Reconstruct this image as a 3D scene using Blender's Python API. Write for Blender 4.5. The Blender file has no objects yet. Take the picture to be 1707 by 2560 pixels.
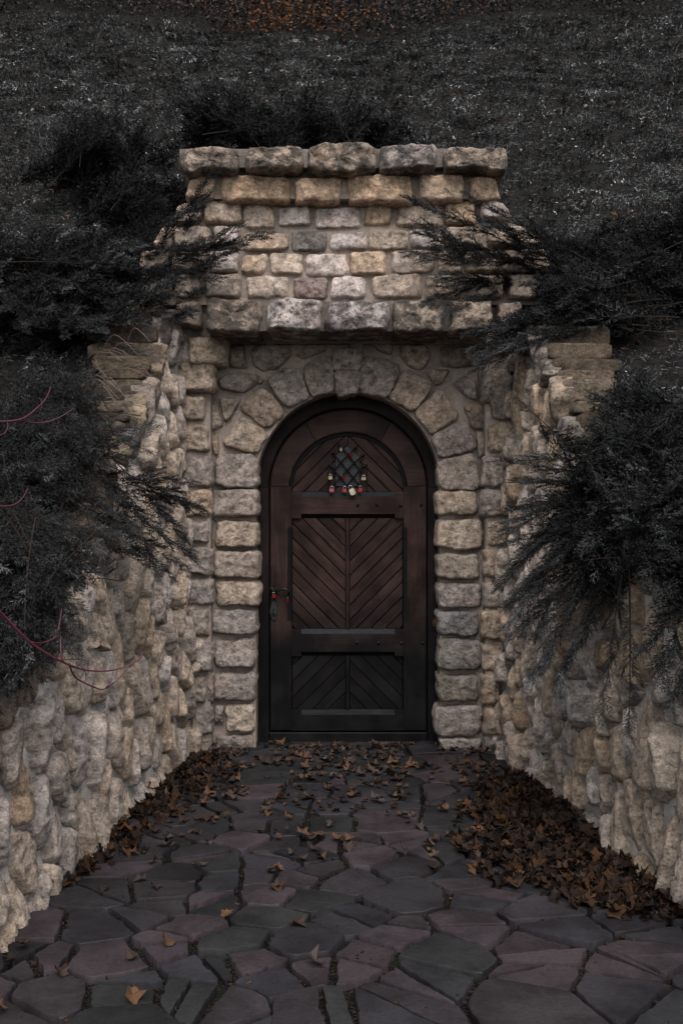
import bpy, math, random
import numpy as np
from mathutils import Vector, Matrix, noise

random.seed(11); np.random.seed(11)
sc = bpy.context.scene
COL = sc.collection

# ------------------------------------------------------------------ camera
F, CX, CY, HC = 2500.0, 853.5, 1280.0, 1.53
cam = bpy.data.cameras.new('camera'); camo = bpy.data.objects.new('camera', cam); COL.objects.link(camo)
camo.location = (0, 0, HC); camo.rotation_euler = (math.radians(90), 0, 0)
cam.sensor_fit = 'VERTICAL'; cam.sensor_height = 36; cam.lens = 36 * F / 2560
cam.clip_start = 0.05; cam.clip_end = 500
sc.camera = camo

# ------------------------------------------------------------------ sky, sun, exposure
SUN_EL, SUN_AZ = math.radians(55), math.radians(172)      # high, behind the viewer and a little to the right
w = bpy.data.worlds.new("World"); sc.world = w; w.use_nodes = True
nt = w.node_tree; bg = nt.nodes['Background']
sky = nt.nodes.new('ShaderNodeTexSky'); sky.sky_type = 'NISHITA'; sky.sun_disc = False
sky.sun_elevation = SUN_EL; sky.sun_rotation = SUN_AZ
hs = nt.nodes.new('ShaderNodeHueSaturation'); hs.inputs['Saturation'].default_value = 0.22
nt.links.new(sky.outputs[0], hs.inputs['Color']); nt.links.new(hs.outputs[0], bg.inputs['Color'])
bg.inputs['Strength'].default_value = 0.07
sl = bpy.data.lights.new('sun', 'SUN'); slo = bpy.data.objects.new('sun', sl); COL.objects.link(slo)
sl.energy = 1.5; sl.angle = math.radians(45); sl.color = (1.0, 0.955, 0.92)
sd = Vector((math.sin(SUN_AZ) * math.cos(SUN_EL), math.cos(SUN_AZ) * math.cos(SUN_EL), math.sin(SUN_EL)))
slo.rotation_euler = sd.to_track_quat('Z', 'Y').to_euler(); slo.location = (3, -4, 9)
vs = sc.view_settings; vs.view_transform = 'Standard'; vs.look = 'None'; vs.gamma = 1; vs.use_curve_mapping = False
vs.exposure = 1.72

# ------------------------------------------------------------------ helpers
PI_ = math.pi
K = 1.08865                                              # survey sheet units -> photo pixels
def W(dx, dy, d):
    """surveyed point at distance d in front of the viewer"""
    return Vector(((dx * K - CX) * d / F, d, HC - (dy * K - CY) * d / F))
def WF(fx, fy, d): return W(fx / K, fy / K, d)
def G(fx, fy):
    p = fy - CY
    return ((fx - CX) * HC / p, F * HC / p)

def tag(o, label=None, cat=None, group=None, kind=None):
    if label: o['label'] = label
    if cat: o['category'] = cat
    if group: o['group'] = group
    if kind: o['kind'] = kind
    return o
def thing(name, label, cat, loc=(0, 0, 0), group=None):
    o = bpy.data.objects.new(name, None); COL.objects.link(o); o.location = loc
    o.empty_display_size = 0.1
    return tag(o, label, cat, group)
def place(o, parent):
    if parent is not None:
        o.parent = parent
        o.matrix_parent_inverse = Matrix.Translation(-Vector(PLOC(parent)))
def PLOC(p):
    loc = Vector(p.location) if p.type == 'EMPTY' or p.parent is None else Vector((0, 0, 0))
    return loc
def mesh_obj(name, verts, faces, mat, parent=None, M=None, smooth=True, color=None, sharp=None):
    me = bpy.data.meshes.new(name); me.from_pydata(verts, [], faces)
    if smooth: me.shade_smooth()
    if sharp: 
        try: me.set_sharp_from_angle(angle=math.radians(sharp))
        except Exception: pass
    me.materials.append(mat)
    o = bpy.data.objects.new(name, me); COL.objects.link(o)
    if M is not None: o.matrix_basis = M
    if parent is not None:
        o.parent = parent
        o.matrix_parent_inverse = parent_world(parent).inverted()
    if color: o.color = color
    return o
def parent_world(p):
    return (parent_world(p.parent) @ p.matrix_parent_inverse if p.parent else Matrix.Identity(4)) @ p.matrix_basis
def tri_obj(name, tris, cols, mat, parent=None, smooth=False):
    """tris (n,3,3) float array, cols (n,3) rgb per triangle"""
    n = len(tris)
    me = bpy.data.meshes.new(name)
    me.vertices.add(n * 3); me.loops.add(n * 3); me.polygons.add(n)
    me.vertices.foreach_set('co', np.ascontiguousarray(tris, dtype=np.float32).ravel())
    me.loops.foreach_set('vertex_index', np.arange(n * 3, dtype=np.int32))
    me.polygons.foreach_set('loop_start', np.arange(0, n * 3, 3, dtype=np.int32))
    at = me.attributes.new('tint', 'FLOAT_COLOR', 'FACE')
    c = np.ones((n, 4), dtype=np.float32); c[:, :3] = cols
    at.data.foreach_set('color', c.ravel())
    me.update(); me.materials.append(mat)
    o = bpy.data.objects.new(name, me); COL.objects.link(o)
    if parent is not None:
        o.parent = parent; o.matrix_parent_inverse = parent_world(parent).inverted()
    return o
def frame(O, U, V, N):
    return Matrix(((U[0], V[0], N[0], O[0]), (U[1], V[1], N[1], O[1]), (U[2], V[2], N[2], O[2]), (0, 0, 0, 1)))

class MB:
    def __init__(s): s.v = []; s.f = []
    def poly(s, pts): 
        b = len(s.v); s.v += [tuple(p) for p in pts]; s.f.append(tuple(range(b, b + len(pts))))
    def box(s, x0, x1, y0, y1, z0, z1):
        b = len(s.v)
        s.v += [(x, y, z) for z in (z0, z1) for y in (y0, y1) for x in (x0, x1)]
        s.f += [tuple(b + i for i in q) for q in ((0, 2, 3, 1), (4, 5, 7, 6), (0, 1, 5, 4), (2, 6, 7, 3), (0, 4, 6, 2), (1, 3, 7, 5))]
    def tube(s, pts, r, n=6, cap=True):
        pts = [Vector(p) for p in pts]; m = len(pts)
        rs = r if isinstance(r, (list, tuple)) else [r] * m
        b = len(s.v); up = None
        for i, p in enumerate(pts):
            t = (pts[min(i + 1, m - 1)] - pts[max(i - 1, 0)])
            t = t.normalized() if t.length > 1e-9 else Vector((0, 0, 1))
            if up is None:
                up = t.orthogonal().normalized()
            up = (up - t * up.dot(t))
            up = up.normalized() if up.length > 1e-6 else t.orthogonal().normalized()
            q = t.cross(up)
            for k in range(n):
                a = 2 * math.pi * k / n
                s.v.append(tuple(p + (up * math.cos(a) + q * math.sin(a)) * rs[i]))
        for i in range(m - 1):
            for k in range(n):
                a, c = b + i * n + k, b + i * n + (k + 1) % n
                s.f.append((a, c, c + n, a + n))
        if cap:
            s.f.append(tuple(b + k for k in reversed(range(n)))); s.f.append(tuple(b + (m - 1) * n + k for k in range(n)))
    def prism(s, pts, z0, z1, bev=0.0):
        """2D outline (ccw) extruded along local z with a chamfer round the front"""
        n = len(pts); b = len(s.v)
        c = Vector((sum(p[0] for p in pts) / n, sum(p[1] for p in pts) / n))
        ins = inset(pts, bev) if bev else pts
        for z, P in ((z0, pts), (z1 - bev, pts), (z1, ins)) if bev else ((z0, pts), (z1, pts)):
            s.v += [(p[0], p[1], z) for p in P]
        L = 3 if bev else 2
        for i in range(L - 1):
            for k in range(n):
                a, d = b + i * n + k, b + i * n + (k + 1) % n
                s.f.append((a, d, d + n, a + n))
        s.f.append(tuple(b + (L - 1) * n + k for k in range(n))); s.f.append(tuple(b + k for k in reversed(range(n))))
    def build(s, name, mat, parent=None, M=None, smooth=False, color=None, sharp=None):
        return mesh_obj(name, s.v, s.f, mat, parent, M, smooth, color, sharp)

def area(P): return 0.5 * sum(P[i][0] * P[(i + 1) % len(P)][1] - P[(i + 1) % len(P)][0] * P[i][1] for i in range(len(P)))
def ccw(P): return list(P) if area(P) > 0 else list(reversed(P))
def inset(P, d):
    n = len(P); out = []
    for i in range(n):
        a, b, c = Vector(P[i - 1]), Vector(P[i]), Vector(P[(i + 1) % n])
        e1 = (b - a); e2 = (c - b)
        if e1.length < 1e-9 or e2.length < 1e-9: out.append(tuple(b)); continue
        e1.normalize(); e2.normalize()
        n1, n2 = Vector((-e1.y, e1.x)), Vector((-e2.y, e2.x))
        m = n1 + n2; k = m.dot(n1)
        out.append(tuple(b + m * (d / max(k, 0.35))))
    return out
def clip(P, a, b, c):
    """keep the part of polygon P where a*x+b*y<=c"""
    out = []
    for i in range(len(P)):
        p, q = P[i], P[(i + 1) % len(P)]
        fp, fq = a * p[0] + b * p[1] - c, a * q[0] + b * q[1] - c
        if fp <= 0: out.append(p)
        if (fp < 0 < fq) or (fq < 0 < fp):
            t = fp / (fp - fq); out.append((p[0] + (q[0] - p[0]) * t, p[1] + (q[1] - p[1]) * t))
    return out
def voronoi(seeds, box, asp=1.0):
    res = []
    S = np.array(seeds) * np.array([1, asp])
    for i, s in enumerate(S):
        P = [(box[0], box[2] * asp), (box[1], box[2] * asp), (box[1], box[3] * asp), (box[0], box[3] * asp)]
        d = ((S - s) ** 2).sum(1); order = np.argsort(d)[1:26]
        for j in order:
            t = S[j]; a, b = t - s; c = (t @ t - s @ s) / 2
            P = clip(P, a, b, c)
            if len(P) < 3: break
        res.append([(p[0], p[1] / asp) for p in P])
    return res
def resample(P, n, chai=2, cut=.13):
    P = [Vector(p) for p in P]
    for _ in range(chai):
        Q = []
        for i in range(len(P)):
            a, b = P[i], P[(i + 1) % len(P)]
            Q += [a * (1 - cut) + b * cut, a * cut + b * (1 - cut)]
        cut = .25
        P = Q
    L = [(P[(i + 1) % len(P)] - P[i]).length for i in range(len(P))]; T = sum(L); out = []; i = 0; acc = 0
    for k in range(n):
        t = T * k / n
        while acc + L[i] < t: acc += L[i]; i += 1
        out.append(P[i].lerp(P[(i + 1) % len(P)], (t - acc) / max(L[i], 1e-9)))
    return out
nz = noise.noise
def rockn(x, y, s):
    a = nz((x * 5, y * 5, s)); b = 1 - 2.2 * abs(nz((x * 11 + 3, y * 13, s + 5)))
    c = nz((x * 27, y * 31, s + 9)); d = 1 - 2 * abs(nz((x * 50, y * 55, s + 2)))
    return .7 * a + .6 * b + .75 * c + .55 * d
TS = [0, .05, .12, .22, .34, .48, .63, .8]
def stone(name, P, O, U, V, N, proud, depth, rough, mat, parent, color, n=36, t0=.35, chai=2, wob=.012, tilt=0.0, ts=TS, pw=2.4, fac=(4, .10, .45)):
    """rough block: outline P in the (U,V) plane through O, face standing proud along N"""
    P = ccw(P); cx = sum(p[0] for p in P) / len(P); cy = sum(p[1] for p in P) / len(P)
    P = [(p[0] - cx, p[1] - cy) for p in P]
    R = resample(P, n, chai); sd_ = random.uniform(0, 500)
    R = [p * (1 + wob / max(p.length, .02) * (nz((p.x * 14, p.y * 14, sd_)) + .5 * nz((p.x * 40, p.y * 40, sd_)))) for p in R]
    verts = []; faces = []; ext = max(p.length for p in R); FP = []
    for _ in range(fac[0]):
        a = random.uniform(0, 6.283); sl0 = random.uniform(fac[1], fac[2]); dx, dy = math.cos(a), math.sin(a)
        sup = max(p.x * dx + p.y * dy for p in R); FP.append((dx * sl0, dy * sl0, proud * random.uniform(.4, .85) + sl0 * sup))
    ta, tb = random.uniform(-tilt, tilt), random.uniform(-tilt, tilt)
    for p in R: verts.append((p.x * .97, p.y * .97, -depth))
    for k, t in enumerate(ts):
        pr = 1 - (1 - min(t / t0, 1)) ** pw
        for p in R:
            q = p * (1 - t)
            top = min([proud] + [f[2] - f[0] * q.x - f[1] * q.y for f in FP])
            h = max(top, 0) * pr + rough * rockn(q.x, q.y, sd_) * min(1, .2 + t * 4) + (ta * q.x + tb * q.y) * pr
            jx = rough * .5 * nz((q.x * 30, q.y * 30, sd_ + 40)) ; jy = rough * .5 * nz((q.x * 30, q.y * 30, sd_ + 60))
            verts.append((q.x + jx, q.y + jy, h))
    verts.append((0, 0, min([proud] + [f[2] for f in FP]) + rough * rockn(0, 0, sd_)))
    L = len(ts) + 1
    for r in range(L - 1):
        for k in range(n):
            a, b = r * n + k, r * n + (k + 1) % n
            faces.append((a, b, b + n, a + n))
    c = len(verts) - 1; b0 = (L - 1) * n
    for k in range(n): faces.append((b0 + k, b0 + (k + 1) % n, c))
    O2 = Vector(O) + Vector(U) * cx + Vector(V) * cy
    return mesh_obj(name, verts, faces, mat, parent, frame(O2, U, V, N), True, color)
def jit(c, a=.08, s=0.0):
    k = 1 + random.uniform(-a, a)
    r = random.uniform(-.008, .04)
    return tuple(max(0.005, v * k * (1 + q * r)) for v, q in zip(c, (1, 0, -1.2))) + (s,)

# ------------------------------------------------------------------ materials
def mat(name, rough=.85, spec=.3):
    m = bpy.data.materials.new(name); m.use_nodes = True
    b = m.node_tree.nodes['Principled BSDF']; b.inputs['Roughness'].default_value = rough
    b.inputs['Specular IOR Level'].default_value = spec
    return m, m.node_tree, b
def nd(t, k, **kw):
    n = t.nodes.new(k)
    for a, v in kw.items():
        if a in n.inputs: n.inputs[a].default_value = v
        else: setattr(n, a, v)
    return n
def mathn(t, op, a, b=None, clampv=False):
    n = t.nodes.new('ShaderNodeMath'); n.operation = op; n.use_clamp = clampv
    for i, v in enumerate((a, b)):
        if v is None: continue
        if isinstance(v, (int, float)): n.inputs[i].default_value = v
        else: t.links.new(v, n.inputs[i])
    return n.outputs[0]
def mixc(t, f, a, b, mode='MIX'):
    n = t.nodes.new('ShaderNodeMix'); n.data_type = 'RGBA'; n.blend_type = mode
    for s, v in ((0, f), (6, a), (7, b)):
        if isinstance(v, (int, float)): n.inputs[s].default_value = v
        elif isinstance(v, tuple): n.inputs[s].default_value = v if len(v) == 4 else v + (1,)
        else: t.links.new(v, n.inputs[s])
    return n.outputs[2]
def ramp(t, src, stops):
    n = t.nodes.new('ShaderNodeMapRange'); t.links.new(src, n.inputs[0])
    n.inputs[1].default_value, n.inputs[2].default_value, n.inputs[3].default_value, n.inputs[4].default_value = stops
    return n.outputs[0]
def objcoord(t, scale=None, rnd=True):
    tc = t.nodes.new('ShaderNodeTexCoord'); out = tc.outputs['Object']
    if rnd:
        oi = t.nodes.new('ShaderNodeObjectInfo')
        r = mathn(t, 'MULTIPLY', oi.outputs['Random'], 37.0)
        cmb = t.nodes.new('ShaderNodeCombineXYZ')
        for i in range(3): t.links.new(r, cmb.inputs[i])
        ad = t.nodes.new('ShaderNodeVectorMath'); ad.operation = 'ADD'
        t.links.new(out, ad.inputs[0]); t.links.new(cmb.outputs[0], ad.inputs[1]); out = ad.outputs[0]
    if scale:
        mp = t.nodes.new('ShaderNodeMapping'); mp.inputs['Scale'].default_value = scale
        t.links.new(out, mp.inputs[0]); out = mp.outputs[0]
    return out
def noisen(t, vec, s, d=5, r=.6):
    n = nd(t, 'ShaderNodeTexNoise', Scale=s, Detail=d, Roughness=r); t.links.new(vec, n.inputs['Vector']); return n.outputs[0]
def bumpn(t, h, strength, dist, prev=None):
    b = nd(t, 'ShaderNodeBump', Strength=strength, Distance=dist); t.links.new(h, b.inputs['Height'])
    if prev is not None: t.links.new(prev, b.inputs['Normal'])
    return b.outputs[0]

def limestone(name, bump=1.0, pit=.62, ochre=.35):
    m, t, b = mat(name, .92, .15)
    v = objcoord(t); oi = t.nodes.new('ShaderNodeObjectInfo')
    n1 = noisen(t, v, 5, 4); n2 = noisen(t, v, 26, 8, .8); n3 = noisen(t, v, 70, 5, .75); n4 = noisen(t, v, 13, 9, .8); n5 = noisen(t, v, 11, 4, .55)
    col = mixc(t, 1.0, mixc(t, 1.0, oi.outputs['Color'], ramp_col(t, n2, .50, 1.42), 'MULTIPLY'), mixc(t, 1.0, ramp_col(t, n3, .70, 1.22), ramp_col(t, n5, .80, 1.18), 'MULTIPLY'), 'MULTIPLY')
    och = mixc(t, 1.0, col, (1.08, .88, .70), 'MULTIPLY')
    col = mixc(t, mathn(t, 'MULTIPLY', ramp(t, n1, (.48, .72, 0, 1)), ochre), col, och)
    pits = ramp(t, n3, (pit - .03, pit + .05, 0, 1))
    pits2 = ramp(t, n2, (.30, .40, 1, 0))
    pp = mathn(t, 'MAXIMUM', pits, pits2)
    col = mixc(t, mathn(t, 'MULTIPLY', pp, .75), col, mixc(t, 1.0, col, (.38, .33, .28), 'MULTIPLY'))
    # lichen and soot by stain value; wall-top stones also use it against sky brightness
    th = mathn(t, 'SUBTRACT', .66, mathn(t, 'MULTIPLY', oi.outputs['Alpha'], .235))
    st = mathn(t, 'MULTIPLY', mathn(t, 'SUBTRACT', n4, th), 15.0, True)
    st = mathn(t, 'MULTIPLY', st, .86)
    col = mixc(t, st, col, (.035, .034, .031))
    t.links.new(col, b.inputs['Base Color'])
    h = mathn(t, 'SUBTRACT', mathn(t, 'ADD', n2, mathn(t, 'MULTIPLY', n3, .35)), mathn(t, 'MULTIPLY', pp, .3))
    rg = nd(t, 'ShaderNodeTexNoise', Scale=9.0, Detail=7.0, Roughness=.62); rg.noise_type = 'RIDGED_MULTIFRACTAL'; rg.inputs['Lacunarity'].default_value = 2.1
    mp = t.nodes.new('ShaderNodeMapping'); mp.inputs['Scale'].default_value = (1.3, 1.0, 1.5); t.links.new(v, mp.inputs[0]); t.links.new(mp.outputs[0], rg.inputs['Vector'])
    b1 = bumpn(t, rg.outputs[0], .45 * bump, .028)
    t.links.new(bumpn(t, h, 1.0 * bump, .06, b1), b.inputs['Normal'])
    return m
def ramp_col(t, src, lo=.72, hi=1.28):
    v = ramp(t, src, (.39, .61, lo, hi)); c = t.nodes.new('ShaderNodeCombineColor')
    for i in range(3): t.links.new(v, c.inputs[i])
    return c.outputs[0]
M_lime = limestone('limestone')
M_mortar, t, b = mat('mortar', .95, .1)
v = objcoord(t, None, False); n1 = noisen(t, v, 3, 5); n2 = noisen(t, v, 45, 5, .7); oi = t.nodes.new('ShaderNodeObjectInfo')
c = mixc(t, 1.0, oi.outputs['Color'], ramp_col(t, n1, .7, 1.25), 'MULTIPLY'); c = mixc(t, 1.0, c, ramp_col(t, n2, .82, 1.15), 'MULTIPLY')
t.links.new(c, b.inputs['Base Color']); t.links.new(bumpn(t, n2, .6, .01), b.inputs['Normal'])

M_slate, t, b = mat('slate', .55, .20)
v = objcoord(t); n1 = noisen(t, v, 3.5, 6, .6); n2 = noisen(t, v, 60, 5, .7); n3 = noisen(t, objcoord(t, (3, 14, 3)), 4, 5, .6); oi = t.nodes.new('ShaderNodeObjectInfo')
c = mixc(t, 1.0, oi.outputs['Color'], ramp_col(t, n1, .68, 1.35), 'MULTIPLY'); c = mixc(t, 1.0, c, ramp_col(t, n2, .85, 1.15), 'MULTIPLY')
t.links.new(c, b.inputs['Base Color']); t.links.new(ramp(t, n1, (.3, .7, .5, .8)), b.inputs['Roughness'])
bb = bumpn(t, n3, .35, .006); t.links.new(bumpn(t, n2, .4, .003, bb), b.inputs['Normal'])

M_grit, t, b = mat('joint_grit', .95, .03)
v = objcoord(t, None, False); n1 = noisen(t, v, 2.2, 4); n2 = noisen(t, v, 90, 4, .8)
vo = nd(t, 'ShaderNodeTexVoronoi', Scale=90.0); t.links.new(v, vo.inputs['Vector'])
c = mixc(t, ramp(t, n2, (.45, .65, 0, 1)), (.0035, .003, .0028), (.028, .025, .023))
c = mixc(t, ramp(t, n1, (.5, .6, 0, .8)), c, (.008, .009, .006))
t.links.new(c, b.inputs['Base Color']); t.links.new(bumpn(t, vo.outputs['Distance'], .8, .01), b.inputs['Normal'])

M_soil, t, b = mat('dark_soil', 1.0, .05)
v = objcoord(t, None, False); n2 = noisen(t, v, 14, 6, .75)
c = mixc(t, ramp(t, n2, (.35, .65, 0, 1)), (.005, .0048, .0045), (.022, .021, .020))
t.links.new(c, b.inputs['Base Color']); t.links.new(bumpn(t, n2, 1.0, .05), b.inputs['Normal'])

def tintmat(name, rough=.8, spec=.25, trans=0.0):
    m, t, b = mat(name, rough, spec)
    a = t.nodes.new('ShaderNodeAttribute'); a.attribute_name = 'tint'
    t.links.new(a.outputs['Color'], b.inputs['Base Color'])
    return m
M_needle = tintmat('juniper_needles', .85, .06)
M_grass = tintmat('dull_grass', .85, .06)
M_deadleaf = tintmat('dead_leaves', .8, .12)

def wood(name, base, dark, lowdark=False, rough=.55):
    m, t, b = mat(name, rough, .08)
    v = objcoord(t, (1.2, 16, 16)); v2 = objcoord(t)
    n1 = noisen(t, v, 3, 6, .65); n2 = noisen(t, v2, 4, 5, .6); n3 = noisen(t, v, 12, 3)
    c = mixc(t, ramp(t, n1, (.3, .7, 0, 1)), dark, base)
    c = mixc(t, 1.0, c, ramp_col(t, n2, .55, 1.4), 'MULTIPLY')
    sc_ = noisen(t, objcoord(t, (4, 30, 30)), 5, 6, .8); c = mixc(t, ramp(t, sc_, (.62, .72, 0, .5)), c, (.05, .042, .038))
    geo = t.nodes.new('ShaderNodeNewGeometry'); sp = t.nodes.new('ShaderNodeSeparateXYZ'); t.links.new(geo.outputs['Position'], sp.inputs[0])
    # rain-soaked, blackened foot of the door with grey dust in it
    lim = mathn(t, 'ADD', sp.outputs['Z'], mathn(t, 'MULTIPLY', n2, .35))
    f = ramp(t, lim, (.75, 1.25, 1, 0)); cl = t.nodes.new('ShaderNodeClamp'); t.links.new(f, cl.inputs[0])
    gc = mixc(t, ramp(t, n2, (.45, .75, 0, 1)), (.0025, .0025, .003), (.0085, .0088, .010))
    c = mixc(t, mathn(t, 'MULTIPLY', cl.outputs[0], .95), c, gc)
    t.links.new(c, b.inputs['Base Color']); t.links.new(ramp(t, n1, (.3, .7, rough - .12, rough + .15)), b.inputs['Roughness'])
    t.links.new(bumpn(t, n3, .25, .002), b.inputs['Normal'])
    return m
M_wood = wood('stained_oak', (.033, .0185, .0152), (.012, .0072, .0066))
M_woodf = wood('stained_oak_frame', (.015, .009, .008), (.007, .0048, .0045))
def plain(name, col, rough=.5, metal=0.0, spec=.5, bump=0):
    m, t, b = mat(name, rough, spec); b.inputs['Metallic'].default_value = metal
    v = objcoord(t); n = noisen(t, v, 40, 4)
    c = mixc(t, 1.0, col, ramp_col(t, n, .8, 1.2), 'MULTIPLY'); t.links.new(c, b.inputs['Base Color'])
    if bump: t.links.new(bumpn(t, n, bump, .003), b.inputs['Normal'])
    return m
M_iron = plain('black_iron', (.005, .005, .006), .45, .6, .5, .4)
M_ironlight = plain('worn_iron', (.035, .035, .038), .4, .8, .5, .5)
M_ledge = plain('lit_bevel', (.014, .0155, .018), .7, 0, .08, .2)  # up-facing rail chamfers: the light on them is put into the colour
M_bevel = plain('dark_bevel', (.005, .0045, .005), .7, 0, .06, .2)  # dark bevel; on rail undersides the shade is put into the colour
M_brass = plain('brass', (.28, .22, .13), .35, .3, .5)
M_brassbig = plain('pale_brass', (.40, .345, .25), .35, .4, .5)
M_red = plain('red_enamel', (.20, .003, .006), .35, 0, .5)
M_redshade = plain('shaded_red_enamel', (.10, .002, .004), .45, 0, .3)  # handle padlocks: same red, darkened with their shade painted in
M_pink = plain('faded_pink_enamel', (.26, .035, .06), .4, 0, .5)
M_steel = plain('steel', (.3, .3, .3), .3, .7, .5)
M_pane = plain('dusty_wired_pane', (.030, .030, .033), .5, 0, .2)
M_twig = plain('crimson_twig', (.055, .009, .018), .5, 0, .4)
M_bark = plain('juniper_bark', (.018, .013, .010), .9, 0, .1, .5)
M_bark2 = plain('dry_stems', (.09, .065, .055), .9, 0, .1, .4)
M_deadwood = plain('pale_deadwood', (.13, .10, .09), .85, 0, .1, .4)

# ------------------------------------------------------------------ ground and hillside
def interp(tab, x):
    if x <= tab[0][0]: return tab[0][1]
    for (a, ya), (b_, yb) in zip(tab, tab[1:]):
        if x <= b_: return ya + (yb - ya) * (x - a) / (b_ - a)
    return tab[-1][1]
TOPL = [(2.2, .18), (2.9, .5), (3.79, 1.0), (4.42, 1.49), (5.31, 2.07), (5.53, 2.27), (5.83, 2.51), (5.97, 2.77), (6.3, 2.85)]
TOPR = [(2.2, .18), (2.9, .5), (3.79, 1.05), (4.4, 1.52), (5.13, 2.04), (5.30, 2.14), (5.47, 2.31), (5.68, 2.48), (6.0, 2.72), (6.3, 2.80)]
def XL(y, h=0): return -(0.955 + .103 * (6.17 - y) + .035 * h)
def XR(y, h=0): return 1.015 + .125 * (6.17 - y) + .035 * h
def hill(x, y):
    s = 1.0 + .68 * (y - 3.8)
    if y > 15.8: s += (min(y, 19) - 15.8) * .5
    h = s if s > .35 else .35 / (1 + math.exp(-(s - .175) * 8))
    a = min(1, max(0, (abs(x) - 1.2) / 1.0)) if y < 8.5 else 1
    h += a * (.10 * nz((x * .55, y * .55, 1)) + .05 * nz((x * 1.7, y * 1.7, 4)) + .05 * nz((x * 3.6, y * 4, 7)))
    h += a * .05 * (x if x > 0 else x * -.3) * min(1, max(0, (y - 6) / 6))
    return h
def hill_np(X, Y): return np.array([hill(float(x), float(y)) for x, y in zip(X, Y)])
def build_hill():
    verts = []; faces = []
    ys = [1.2 + .16 * i for i in range(int((21 - 1.2) / .16))] + [22, 24, 27, 31, 36, 44, 60]
    ss = [0, .12, .25, .4, .55, .7, .85, 1.0, 1.2, 1.4, 1.6, 1.8, 2.0, 2.25, 2.5, 2.75, 3, 3.3, 3.6, 4, 4.4, 4.8, 5.3, 5.8, 6.5, 7.5, 9, 12, 18, 30]
    for side in (-1, 1):
        b0 = len(verts)
        for y in ys:
            e = (XL(y, interp(TOPL, y)) - .16) if side < 0 else (XR(y, interp(TOPR, y)) + .16)
            if y > 6.75: e = 0
            for s in ss:
                x = e + side * s; z = hill(x, y) 
                if y < 6.4 and s == 0: z -= .06
                verts.append((x, y, z))
        n = len(ss)
        for i in range(len(ys) - 1):
            for k in range(n - 1):
                a = b0 + i * n + k
                q = (a, a + 1, a + n + 1, a + n)
                faces.append(q if side > 0 else tuple(reversed(q)))
    o = mesh_obj('hillside', verts, faces, M_soil, None, None, True); tag(o, kind='structure')
build_hill()
mb = MB(); mb.poly([(-60, -60, -.03), (60, -60, -.03), (60, 60, -.03), (-60, 60, -.03)])
tag(mb.build('ground', M_soil), kind='structure')

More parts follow.
